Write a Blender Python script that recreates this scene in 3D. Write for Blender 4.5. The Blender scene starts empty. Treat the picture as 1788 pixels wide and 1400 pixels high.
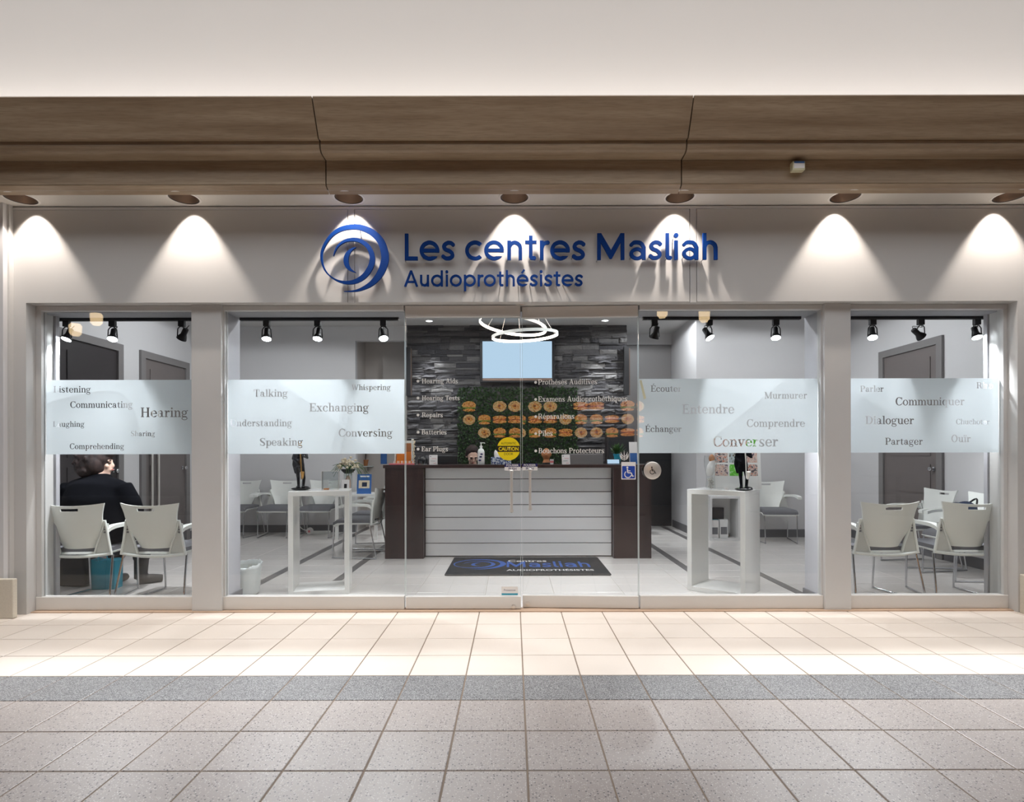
import bpy, bmesh, math, random
from mathutils import Vector, Matrix, Euler
R = math.radians
sc = bpy.context.scene
C = sc.collection

# ------------------------------------------------------------------ camera, world, exposure
F, H0, D0, VX, VY = 996.0, 1.182, 4.31, 896.0, 792.0     # focal (px of a 1788 wide frame), eye height, distance to shopfront, vanishing point
cam = bpy.data.cameras.new('camera'); camo = bpy.data.objects.new('camera', cam); C.objects.link(camo)
cam.sensor_width = 36.0; cam.lens = 36.0 * F / 1788.0
cam.shift_x = (894 - VX) / 1788.0; cam.shift_y = (VY - 700) / 1788.0
cam.clip_start = 0.05
camo.location = (0, -D0, H0); camo.rotation_euler = (R(90), R(0.12), 0)
sc.camera = camo
w = bpy.data.worlds.new('world'); sc.world = w; w.use_nodes = True
w.node_tree.nodes['Background'].inputs[0].default_value = (0.75, 0.85, 1.0, 1)
w.node_tree.nodes['Background'].inputs[1].default_value = 0.3
vs = sc.view_settings
vs.view_transform = 'Standard'; vs.look = 'None'; vs.gamma = 1.0; vs.use_curve_mapping = False; vs.exposure = 0.0
cy = sc.cycles
cy.use_denoising = True; cy.max_bounces = 8; cy.diffuse_bounces = 4; cy.glossy_bounces = 4
cy.transparent_max_bounces = 24; cy.transmission_bounces = 6
cy.caustics_reflective = False; cy.caustics_refractive = False; cy.sample_clamp_indirect = 4.0
ROOF_FILL = 2.7      # glow of the overhead panels added to light floor and facade
DOWN = 78.0         # soffit downlights (W each)
TRACK = 105.0        # track spots in the shop
COVE = 33.0         # strip light behind the cornice
INDOOR = 11.5        # shop ceiling lamps, most of them added to brighten the room

def PX(x, d): return (x - VX) * d / F
def PZ(y, d): return H0 - (y - VY) * d / F
def YD(d): return d - D0

# ------------------------------------------------------------------ materials
MATS = {}
def _new(name):
    m = bpy.data.materials.new(name); m.use_nodes = True
    nt = m.node_tree; b = nt.nodes.get('Principled BSDF'); MATS[name] = m
    return m, nt, b
def _n(nt, t, **kw):
    n = nt.nodes.new(t)
    for k, v in kw.items(): setattr(n, k, v)
    return n
def _ramp(nt, fac, stops):
    r = _n(nt, 'ShaderNodeValToRGB'); el = r.color_ramp.elements
    while len(el) > len(stops): el.remove(el[-1])
    while len(el) < len(stops): el.new(1.0)
    for e, (p, c) in zip(el, stops):
        e.position = p; e.color = (c[0], c[1], c[2], 1) if not isinstance(c, (int, float)) else (c, c, c, 1)
    nt.links.new(fac, r.inputs[0]); return r.outputs[0]
def _mix(nt, fac, a, b, mode='MIX'):
    n = _n(nt, 'ShaderNodeMix', data_type='RGBA', blend_type=mode)
    for s, v in ((n.inputs[0], fac), (n.inputs[6], a), (n.inputs[7], b)):
        if hasattr(v, 'type'): nt.links.new(v, s)
        elif isinstance(v, (int, float)): s.default_value = v
        else: s.default_value = (*v, 1)
    return n.outputs[2]
def _pos(nt, scale=(1, 1, 1)):
    g = _n(nt, 'ShaderNodeNewGeometry'); m = _n(nt, 'ShaderNodeMapping'); m.inputs['Scale'].default_value = scale
    nt.links.new(g.outputs['Position'], m.inputs['Vector']); return m.outputs[0]
def _noise(nt, vec, scale, detail=4, rough=0.5):
    n = _n(nt, 'ShaderNodeTexNoise'); n.inputs['Scale'].default_value = scale; n.inputs['Detail'].default_value = detail
    n.inputs['Roughness'].default_value = rough; nt.links.new(vec, n.inputs['Vector']); return n.outputs['Fac']
def _bump(nt, b, h, strength=0.2, dist=0.01):
    n = _n(nt, 'ShaderNodeBump'); n.inputs['Strength'].default_value = strength; n.inputs['Distance'].default_value = dist
    nt.links.new(h, n.inputs['Height']); nt.links.new(n.outputs[0], b.inputs['Normal'])

def plain(name, col, rough=0.5, metal=0.0, var=0.06, scale=6.0, emit=0.0, ecol=None, coat=0.0, spec=0.5):
    m, nt, b = _new(name)
    f = _noise(nt, _pos(nt), scale)
    dk = tuple(c * (1 - var) for c in col); lt = tuple(min(1, c * (1 + var)) for c in col)
    nt.links.new(_mix(nt, f, dk, lt), b.inputs['Base Color'])
    b.inputs['Roughness'].default_value = rough; b.inputs['Metallic'].default_value = metal
    b.inputs['Coat Weight'].default_value = coat; b.inputs['Specular IOR Level'].default_value = spec
    if emit:
        b.inputs['Emission Color'].default_value = (*(ecol or col), 1); b.inputs['Emission Strength'].default_value = emit
    return m
def emission(name, col, s):
    m, nt, b = _new(name); nt.nodes.remove(b)
    e = _n(nt, 'ShaderNodeEmission'); e.inputs[0].default_value = (*col, 1); e.inputs[1].default_value = s
    nt.links.new(e.outputs[0], nt.nodes['Material Output'].inputs[0]); return m
def thin_glass(name, tint, refl=1.0, rough=0.0):
    m, nt, b = _new(name); nt.nodes.remove(b)
    lw = _n(nt, 'ShaderNodeLayerWeight'); lw.inputs[0].default_value = 0.5
    p = _n(nt, 'ShaderNodeMath', operation='POWER'); p.inputs[1].default_value = 5.0; nt.links.new(lw.outputs['Facing'], p.inputs[0])
    q = _n(nt, 'ShaderNodeMath', operation='MULTIPLY_ADD'); q.inputs[1].default_value = 0.9; q.inputs[2].default_value = 0.042 * refl
    nt.links.new(p.outputs[0], q.inputs[0])
    t = _n(nt, 'ShaderNodeBsdfTransparent'); t.inputs[0].default_value = (*tint, 1)
    g = _n(nt, 'ShaderNodeBsdfGlossy'); g.inputs['Roughness'].default_value = rough
    x = _n(nt, 'ShaderNodeMixShader'); nt.links.new(q.outputs[0], x.inputs[0]); nt.links.new(t.outputs[0], x.inputs[1]); nt.links.new(g.outputs[0], x.inputs[2])
    nt.links.new(x.outputs[0], nt.nodes['Material Output'].inputs[0]); return m
def film_mat(name):
    m, nt, b = _new(name); nt.nodes.remove(b)
    c = _mix(nt, _noise(nt, _pos(nt), 3.0), (0.835, 0.875, 0.895), (0.87, 0.91, 0.93))
    d = _n(nt, 'ShaderNodeBsdfDiffuse'); t = _n(nt, 'ShaderNodeBsdfTranslucent')
    nt.links.new(c, d.inputs[0]); nt.links.new(c, t.inputs[0])
    x = _n(nt, 'ShaderNodeMixShader'); x.inputs[0].default_value = 0.7
    nt.links.new(d.outputs[0], x.inputs[1]); nt.links.new(t.outputs[0], x.inputs[2])
    tr = _n(nt, 'ShaderNodeBsdfTransparent'); y = _n(nt, 'ShaderNodeMixShader'); y.inputs[0].default_value = 0.015
    nt.links.new(x.outputs[0], y.inputs[1]); nt.links.new(tr.outputs[0], y.inputs[2])
    nt.links.new(y.outputs[0], nt.nodes['Material Output'].inputs[0]); return m
def terrazzo(name, base, speck, sc_=110.0, thr=(0.18, 0.30), rough=0.35, dens=0.5, rvar=0.05):
    m, nt, b = _new(name); pos = _pos(nt)
    oi = _n(nt, 'ShaderNodeObjectInfo')
    col = _mix(nt, oi.outputs['Random'], tuple(c * (1 - rvar) for c in base), tuple(min(1, c * (1 + rvar)) for c in base))
    col = _mix(nt, _ramp(nt, _noise(nt, pos, 2.2, 6), [(0.3, 0.0), (0.75, 0.5)]), col, tuple(c * 0.88 for c in base))
    for k, (s, cc) in enumerate(speck):
        v = _n(nt, 'ShaderNodeTexVoronoi'); v.inputs['Scale'].default_value = sc_ * s
        mp = _n(nt, 'ShaderNodeMapping'); mp.inputs['Location'].default_value = (k * 3.1, k * 1.7, 0.37); nt.links.new(pos, mp.inputs[0]); nt.links.new(mp.outputs[0], v.inputs['Vector'])
        near = _ramp(nt, v.outputs['Distance'], [(thr[0], 1.0), (thr[1], 0.0)])
        sel = _n(nt, 'ShaderNodeSeparateColor'); nt.links.new(v.outputs['Color'], sel.inputs[0])
        pick = _ramp(nt, sel.outputs[0], [(dens, 1.0), (dens + 0.02, 0.0)])
        mm = _n(nt, 'ShaderNodeMath', operation='MULTIPLY'); nt.links.new(near, mm.inputs[0]); nt.links.new(pick, mm.inputs[1])
        col = _mix(nt, mm.outputs[0], col, cc)
    nt.links.new(col, b.inputs['Base Color']); b.inputs['Roughness'].default_value = rough
    return m
def wood(name, a, c, axis='X', rough=0.45, sc_=1.0, coat=0.0):
    m, nt, b = _new(name)
    s = {'X': (0.35, 6, 6), 'Y': (6, 0.35, 6), 'Z': (6, 6, 0.35)}[axis]
    pos = _pos(nt, tuple(k * sc_ for k in s)); oi = _n(nt, 'ShaderNodeObjectInfo')
    ad = _n(nt, 'ShaderNodeVectorMath', operation='ADD'); nt.links.new(pos, ad.inputs[0]); nt.links.new(oi.outputs['Random'], ad.inputs[1])
    f = _noise(nt, ad.outputs[0], 2.2, 8, 0.62)
    col = _ramp(nt, f, [(0.32, a), (0.5, tuple((x + y) / 2 for x, y in zip(a, c))), (0.68, c)])
    fine = _noise(nt, _pos(nt, tuple(k * 9 for k in s)), 3.0, 3)
    col = _mix(nt, _ramp(nt, fine, [(0.45, 0.0), (0.7, 0.35)]), col, tuple(k * 0.7 for k in a))
    nt.links.new(col, b.inputs['Base Color']); b.inputs['Roughness'].default_value = rough; b.inputs['Coat Weight'].default_value = coat
    _bump(nt, b, fine, 0.08, 0.002); return m
def randcol(name, stops, rough=0.7, bump=None, spec=0.4):
    m, nt, b = _new(name); oi = _n(nt, 'ShaderNodeObjectInfo')
    col = _ramp(nt, oi.outputs['Random'], stops); nz = _noise(nt, _pos(nt), 40, 6, 0.7)
    col = _mix(nt, nz, col, _mix(nt, 0.5, col, (0.02, 0.02, 0.02)))
    nt.links.new(col, b.inputs['Base Color']); b.inputs['Roughness'].default_value = rough; b.inputs['Specular IOR Level'].default_value = spec
    if bump: _bump(nt, b, nz, bump, 0.02)
    return m
def blotch(name, stops, scale=12, rough=0.5, emit=0.0, detail=5):
    m, nt, b = _new(name); col = _ramp(nt, _noise(nt, _pos(nt), scale, detail, 0.6), stops)
    nt.links.new(col, b.inputs['Base Color']); b.inputs['Roughness'].default_value = rough
    if emit: nt.links.new(col, b.inputs['Emission Color']); b.inputs['Emission Strength'].default_value = emit
    return m

plain('paint_wall', (0.64, 0.635, 0.645), 0.6, var=0.015)
plain('paint_upper', (0.65, 0.605, 0.565), 0.7, var=0.02, scale=2)
plain('paint_ceiling', (0.62, 0.61, 0.60), 0.7, var=0.02)
plain('paint_beige', (0.52, 0.48, 0.45), 0.6, var=0.03)
plain('fascia', (0.56, 0.555, 0.545), 0.42, var=0.012)
plain('soffit', (0.66, 0.63, 0.58), 0.6, var=0.02)
plain('alu', (0.61, 0.61, 0.605), 0.40, metal=0.1, var=0.03)
plain('alu_bright', (0.70, 0.685, 0.66), 0.36, metal=0.12, var=0.03)
plain('grey_return', (0.45, 0.45, 0.48), 0.6, var=0.02)
plain('header_grey', (0.34, 0.34, 0.36), 0.6, var=0.02)
plain('baseboard', (0.13, 0.13, 0.14), 0.5)
plain('grout', (0.22, 0.17, 0.13), 0.9)
plain('grout_light', (0.42, 0.38, 0.34), 0.9)
plain('threshold', (0.50, 0.36, 0.26), 0.5)
plain('door_grey', (0.155, 0.135, 0.13), 0.45, var=0.05)
plain('door_dark', (0.035, 0.03, 0.032), 0.45, var=0.1)
plain('door_frame', (0.20, 0.19, 0.19), 0.45, var=0.04)
plain('black', (0.012, 0.012, 0.014), 0.4)
plain('black_gloss', (0.012, 0.012, 0.015), 0.12)
plain('track_black', (0.016, 0.016, 0.019), 0.5, spec=0.3)
plain('chrome', (0.62, 0.63, 0.65), 0.14, metal=1.0, var=0.02)
plain('steel', (0.72, 0.69, 0.65), 0.32, metal=0.55, var=0.03)
plain('white_plastic', (0.85, 0.87, 0.835), 0.38, var=0.015)
plain('white_mesh', (0.62, 0.63, 0.60), 0.5, var=0.03)
plain('seat_grey', (0.165, 0.165, 0.18), 0.85, var=0.12, scale=160)
plain('white_gloss', (0.84, 0.84, 0.82), 0.18, var=0.01)
plain('counter_white', (0.80, 0.80, 0.80), 0.25, var=0.01)
wood('espresso', (0.022, 0.010, 0.010), (0.048, 0.022, 0.020), 'Z', 0.3, coat=0.2)
wood('cornice_wood', (0.25, 0.172, 0.106), (0.44, 0.345, 0.24), 'X', 0.42, 0.8)
plain('sign_blue', (0.0012, 0.032, 0.18), 0.55, var=0.05, spec=0.1)
plain('pin', (0.4, 0.4, 0.4), 0.4, metal=1)
terrazzo('tile_cream', (0.76, 0.685, 0.615), [(2.2, (0.68, 0.60, 0.525))], 80, rough=0.32, dens=0.3, rvar=0.035)
terrazzo('tile_grey', (0.19, 0.19, 0.195), [(1.3, (0.03, 0.03, 0.035)), (1.5, (0.46, 0.465, 0.47)), (1.9, (0.07, 0.07, 0.08)), (2.0, (0.34, 0.34, 0.345))], 105, (0.34, 0.46), 0.35, 0.55, 0.03)
terrazzo('tile_brown', (0.355, 0.315, 0.297), [(1.0, (0.50, 0.46, 0.43)), (1.35, (0.58, 0.56, 0.54)), (0.8, (0.09, 0.085, 0.09)), (1.9, (0.42, 0.35, 0.30))], 100, (0.20, 0.32), 0.38, 0.42, 0.04)
terrazzo('tile_shop', (0.73, 0.70, 0.675), [(2.0, (0.69, 0.655, 0.625))], 80, rough=0.22, dens=0.2, rvar=0.02)
plain('strip_dark', (0.12, 0.115, 0.115), 0.35, var=0.15, scale=60)
thin_glass('glass', (0.975, 0.987, 0.985))
thin_glass('glass_item', (0.97, 0.985, 0.985), 1.6)
plain('glass_edge', (0.66, 0.74, 0.74), 0.15, var=0.1)
film_mat('frosted')
plain('vinyl_white', (0.80, 0.79, 0.76), 0.5, var=0.02)
randcol('stone', [(0.0, (0.07, 0.068, 0.075)), (0.5, (0.12, 0.115, 0.12)), (0.85, (0.17, 0.165, 0.165)), (1.0, (0.25, 0.24, 0.235))], 0.85, 0.8, 0.2)
blotch('moss', [(0.3, (0.006, 0.018, 0.005)), (0.5, (0.017, 0.046, 0.011)), (0.7, (0.042, 0.082, 0.020))], 30, 0.8)
emission('screen', (0.50, 0.68, 0.86), 1.05)
emission('led_warm', (1.0, 0.80, 0.66), 22.0)
emission('lamp_warm', (1.0, 0.86, 0.70), 18.0)
emission('lamp_white', (0.90, 0.95, 1.0), 45.0)
emission('cove_led', (1.0, 0.965, 0.93), COVE)
emission('fill_glow', (0.97, 0.98, 1.0), ROOF_FILL)
plain('bronze', (0.20, 0.15, 0.125), 0.30, metal=0.85, var=0.05)
plain('trim_white', (0.75, 0.72, 0.68), 0.4)
blotch('mat_rubber', [(0.3, (0.010, 0.011, 0.012)), (0.7, (0.028, 0.030, 0.033))], 60, 0.9)
plain('mat_blue', (0.03, 0.10, 0.38), 0.8)
plain('mat_white', (0.75, 0.75, 0.75), 0.8)
plain('yellow', (0.85, 0.66, 0.01), 0.4, var=0.01)
plain('navy', (0.015, 0.018, 0.12), 0.4)
plain('iso_blue', (0.01, 0.06, 0.38), 0.4)
plain('paper', (0.82, 0.80, 0.79), 0.6, var=0.01)
plain('orange', (0.75, 0.22, 0.02), 0.5)
plain('pink', (0.75, 0.20, 0.22), 0.5)
plain('teal_bag', (0.02, 0.32, 0.46), 0.5, var=0.08)
plain('coat_black', (0.004, 0.0045, 0.007), 0.9, var=0.3, scale=40, spec=0.1)
plain('boot', (0.03, 0.026, 0.024), 0.7)
plain('trousers', (0.012, 0.012, 0.016), 0.9)
blotch('hair', [(0.35, (0.010, 0.006, 0.006)), (0.65, (0.04, 0.02, 0.018))], 30, 0.75)
plain('skin', (0.78, 0.53, 0.42), 0.5, var=0.05)
plain('blouse', (0.03, 0.06, 0.07), 0.8)
plain('lips', (0.40, 0.14, 0.12), 0.5)
plain('bag_plastic', (0.86, 0.90, 0.89), 0.35, var=0.03)
plain('gold', (0.42, 0.23, 0.07), 0.3, metal=0.6, var=0.3, scale=60)
blotch('tissue_box', [(0.46, (0.62, 0.68, 0.75)), (0.54, (0.05, 0.09, 0.25))], 55, 0.6, detail=1)
plain('leaf', (0.05, 0.12, 0.03), 0.6, var=0.4, scale=40)
plain('flower', (0.72, 0.62, 0.46), 0.8, var=0.2, scale=50)
plain('terracotta', (0.40, 0.16, 0.06), 0.7)
plain('blue_print', (0.03, 0.12, 0.36), 0.5)
plain('tape', (0.62, 0.60, 0.42), 0.5)
plain('stone_base', (0.62, 0.57, 0.48), 0.9, var=0.12, scale=90)
plain('mall_wall', (0.10, 0.085, 0.08), 0.6)
plain('mall_ceiling', (0.35, 0.34, 0.33), 0.8)
plain('table_top', (0.06, 0.07, 0.08), 0.12)
plain('denim', (0.01, 0.02, 0.05), 0.7)

# ------------------------------------------------------------------ mesh helpers
class MB:
    def __init__(s): s.v = []; s.f = []
    def add(s, v, f):
        o = len(s.v); s.v += [tuple(p) for p in v]; s.f += [tuple(i + o for i in q) for q in f]; return s
    def box(s, x0, y0, z0, x1, y1, z1):
        return s.add([(x0, y0, z0), (x1, y0, z0), (x1, y1, z0), (x0, y1, z0), (x0, y0, z1), (x1, y0, z1), (x1, y1, z1), (x0, y1, z1)],
                     [(0, 3, 2, 1), (4, 5, 6, 7), (0, 1, 5, 4), (1, 2, 6, 5), (2, 3, 7, 6), (3, 0, 4, 7)])
    def cbox(s, c, dx, dy, dz): return s.box(c[0] - dx / 2, c[1] - dy / 2, c[2] - dz / 2, c[0] + dx / 2, c[1] + dy / 2, c[2] + dz / 2)
    def prism(s, poly, fn, a, b):
        n = len(poly); v = [fn(p, a) for p in poly] + [fn(p, b) for p in poly]
        f = [tuple(range(n))[::-1], tuple(range(n, 2 * n))] + [(i, (i + 1) % n, n + (i + 1) % n, n + i) for i in range(n)]
        return s.add(v, f)
    def tube(s, path, r, n=8, cap=True):
        P = [Vector(p) for p in path]; m = len(P); rr = r if isinstance(r, (list, tuple)) else [r] * m
        t0 = (P[1] - P[0]).normalized(); up = Vector((0, 0, 1)) if abs(t0.z) < 0.9 else Vector((1, 0, 0)); u = t0.cross(up).normalized(); v = []
        for i in range(m):
            a = P[max(i - 1, 0)]; b = P[min(i + 1, m - 1)]; t = (b - a).normalized()
            u = (u - t * u.dot(t)); u = u.normalized() if u.length > 1e-6 else t.orthogonal().normalized(); w_ = t.cross(u)
            for k in range(n):
                c = 2 * math.pi * k / n; v.append(P[i] + (u * math.cos(c) + w_ * math.sin(c)) * rr[i])
        f = [(i * n + k, i * n + (k + 1) % n, (i + 1) * n + (k + 1) % n, (i + 1) * n + k) for i in range(m - 1) for k in range(n)]
        if cap: f += [tuple(range(n))[::-1], tuple(range((m - 1) * n, m * n))]
        return s.add(v, f)
    def lathe(s, prof, n=24, c=(0, 0, 0), mat=None):  # open at both ends unless the profile reaches the axis
        v = []; m = len(prof)
        for r, z in prof:
            for k in range(n):
                a = 2 * math.pi * k / n; p = Vector((r * math.cos(a), r * math.sin(a), z))
                if mat is not None: p = mat @ p
                v.append((p.x + c[0], p.y + c[1], p.z + c[2]))
        f = [(i * n + k, i * n + (k + 1) % n, (i + 1) * n + (k + 1) % n, (i + 1) * n + k) for i in range(m - 1) for k in range(n)]
        return s.add(v, f)
    def ell(s, c, rx, ry, rz, n=16, m=10, rot=None):
        v = []; 
        for i in range(m + 1):
            t = math.pi * i / m
            for k in range(n):
                a = 2 * math.pi * k / n; p = Vector((rx * math.sin(t) * math.cos(a), ry * math.sin(t) * math.sin(a), -rz * math.cos(t)))
                if rot: p = rot @ p
                v.append((c[0] + p.x, c[1] + p.y, c[2] + p.z))
        return s.add(v, [(i * n + k, i * n + (k + 1) % n, (i + 1) * n + (k + 1) % n, (i + 1) * n + k) for i in range(m) for k in range(n)])
    def grid(s, fn, nu, nv, skip=None):
        v = [fn(i / nu, j / nv) for j in range(nv + 1) for i in range(nu + 1)]
        return s.add(v, [(j * (nu + 1) + i, j * (nu + 1) + i + 1, (j + 1) * (nu + 1) + i + 1, (j + 1) * (nu + 1) + i) for j in range(nv) for i in range(nu) if not (skip and skip(i, j))])
    def mesh(s, name, mat, smooth=None):
        me = bpy.data.meshes.new(name); me.from_pydata(s.v, [], s.f); bm = bmesh.new(); bm.from_mesh(me)
        bmesh.ops.remove_doubles(bm, verts=bm.verts, dist=1e-6); bmesh.ops.recalc_face_normals(bm, faces=bm.faces); bm.to_mesh(me); bm.free()
        me.materials.append(MATS[mat])
        if smooth is not None:
            me.shade_smooth()
            if smooth < 180: me.set_sharp_from_angle(angle=R(smooth))
        me.update(); return me
def boxm(name, mat, *a): return MB().box(*a).mesh(name, mat)
def link(name, me, parent=None, loc=None, rot=None, label=None):
    o = bpy.data.objects.new(name, me); C.objects.link(o)
    if parent: o.parent = parent
    if loc is not None: o.location = loc
    if rot is not None: o.rotation_euler = rot
    if label: o['label'] = label
    return o
def tag(o, label, cat=None, group=None, kind=None):
    o['label'] = label
    if cat: o['category'] = cat
    if group: o['group'] = group
    if kind: o['kind'] = kind
    return o
def empty(name, loc=(0, 0, 0), rz=0.0):
    o = bpy.data.objects.new(name, None); C.objects.link(o); o.location = loc; o.rotation_euler = (0, 0, rz); o.empty_display_size = 0.1; return o
def thing(name, label, cat, loc=(0, 0, 0), rz=0.0, group=None): return tag(empty(name, loc, rz), label, cat, group)
def struct(name, me, label, cat='wall', parent=None):
    o = link(name, me, parent)
    if parent is None: tag(o, label, cat, None, 'structure')
    return o
def bev(o, wd=0.004, seg=2):
    m = o.modifiers.new('bevel', 'BEVEL'); m.width = wd; m.segments = seg; m.limit_method = 'ANGLE'; m.angle_limit = R(40); return o
def evaluated(o, name, mat):
    dg = bpy.context.evaluated_depsgraph_get(); me = bpy.data.meshes.new_from_object(o.evaluated_get(dg)); me.name = name
    me.materials.clear(); me.materials.append(MATS[mat]); d = o.data; bpy.data.objects.remove(o)
    return me
def remesh(mb, name, mat, voxel=0.012, it=6):
    o = link('tmp', mb.mesh('tmp', mat)); m = o.modifiers.new('r', 'REMESH'); m.mode = 'VOXEL'; m.voxel_size = voxel
    k = o.modifiers.new('s', 'SMOOTH'); k.factor = 0.5; k.iterations = it
    me = evaluated(o, name, mat); me.shade_smooth(); return me
def fill2d(name, loops, mat, depth=0.0):
    """filled flat shape (even-odd holes) in the XZ plane, facing -Y, y from -depth to 0"""
    cu = bpy.data.curves.new('c', 'CURVE'); cu.dimensions = '2D'; cu.fill_mode = 'BOTH'; cu.extrude = depth / 2
    for L in loops:
        sp = cu.splines.new('POLY'); sp.points.add(len(L) - 1); sp.use_cyclic_u = True
        for p, q in zip(sp.points, L): p.co = (q[0], q[1], 0, 1)
    o = bpy.data.objects.new('c', cu); C.objects.link(o); me = evaluated(o, name, mat); bpy.data.curves.remove(cu)
    me.transform(Matrix.Translation((0, -depth / 2, 0)) @ Matrix.Rotation(R(90), 4, 'X')); me.update(); return me
def circ(cx, cy, r, n=40, ry=None): return [(cx + r * math.cos(2 * math.pi * k / n), cy + (ry or r) * math.sin(2 * math.pi * k / n)) for k in range(n)]
def rrect(x0, y0, x1, y1, r=0.0, n=5):
    if r <= 0: return [(x0, y0), (x1, y0), (x1, y1), (x0, y1)]
    L = []
    for cx, cy, a0 in ((x1 - r, y0 + r, -90), (x1 - r, y1 - r, 0), (x0 + r, y1 - r, 90), (x0 + r, y0 + r, 180)):
        for k in range(n + 1): a = R(a0 + 90 * k / n); L.append((cx + r * math.cos(a), cy + r * math.sin(a)))
    return L
def spline(pts, n=8):
    P = [Vector(p) for p in pts]; P = [P[0] * 2 - P[1]] + P + [P[-1] * 2 - P[-2]]; out = []
    for i in range(1, len(P) - 2):
        a, b, c, d = P[i - 1:i + 3]
        for k in range(n):
            t = k / n; out.append((b * 2 + (c - a) * t + (a * 2 - b * 5 + c * 4 - d) * t * t + (b * 3 - a - c * 3 + d) * t ** 3) * 0.5)
    out.append(P[-2]); return out
def ribbon(pts, n=8):
    """closed outline of a 2D stroke with width per point: (x, y, width)"""
    S = spline(pts, n); L = []; Rr = []
    for i, p in enumerate(S):
        a = S[max(i - 1, 0)]; b = S[min(i + 1, len(S) - 1)]; t = Vector((b.x - a.x, b.y - a.y)).normalized(); k = max(p.z, 0.0005) / 2
        L.append((p.x - t.y * k, p.y + t.x * k)); Rr.append((p.x + t.y * k, p.y - t.x * k))
    return L + Rr[::-1]
def textm(name, s, mat, width=None, height=None, bold=0.0, align='CENTER'):
    cu = bpy.data.curves.new('t', 'FONT'); cu.body = s; cu.offset = bold; cu.resolution_u = 3; cu.fill_mode = 'BOTH'
    o = bpy.data.objects.new('t', cu); C.objects.link(o); me = evaluated(o, name, mat); bpy.data.curves.remove(cu)
    xs = [v.co.x for v in me.vertices]; ys = [v.co.y for v in me.vertices]; x0, x1, y0, y1 = min(xs), max(xs), min(ys), max(ys)
    k = width / (x1 - x0) if width else height / (y1 - y0); ky = height / (y1 - y0) if height else k
    for v in me.vertices: v.co = ((v.co.x - (x0 + x1) / 2) * k, 0, (v.co.y - (y0 + y1) / 2) * ky)
    return me
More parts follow.
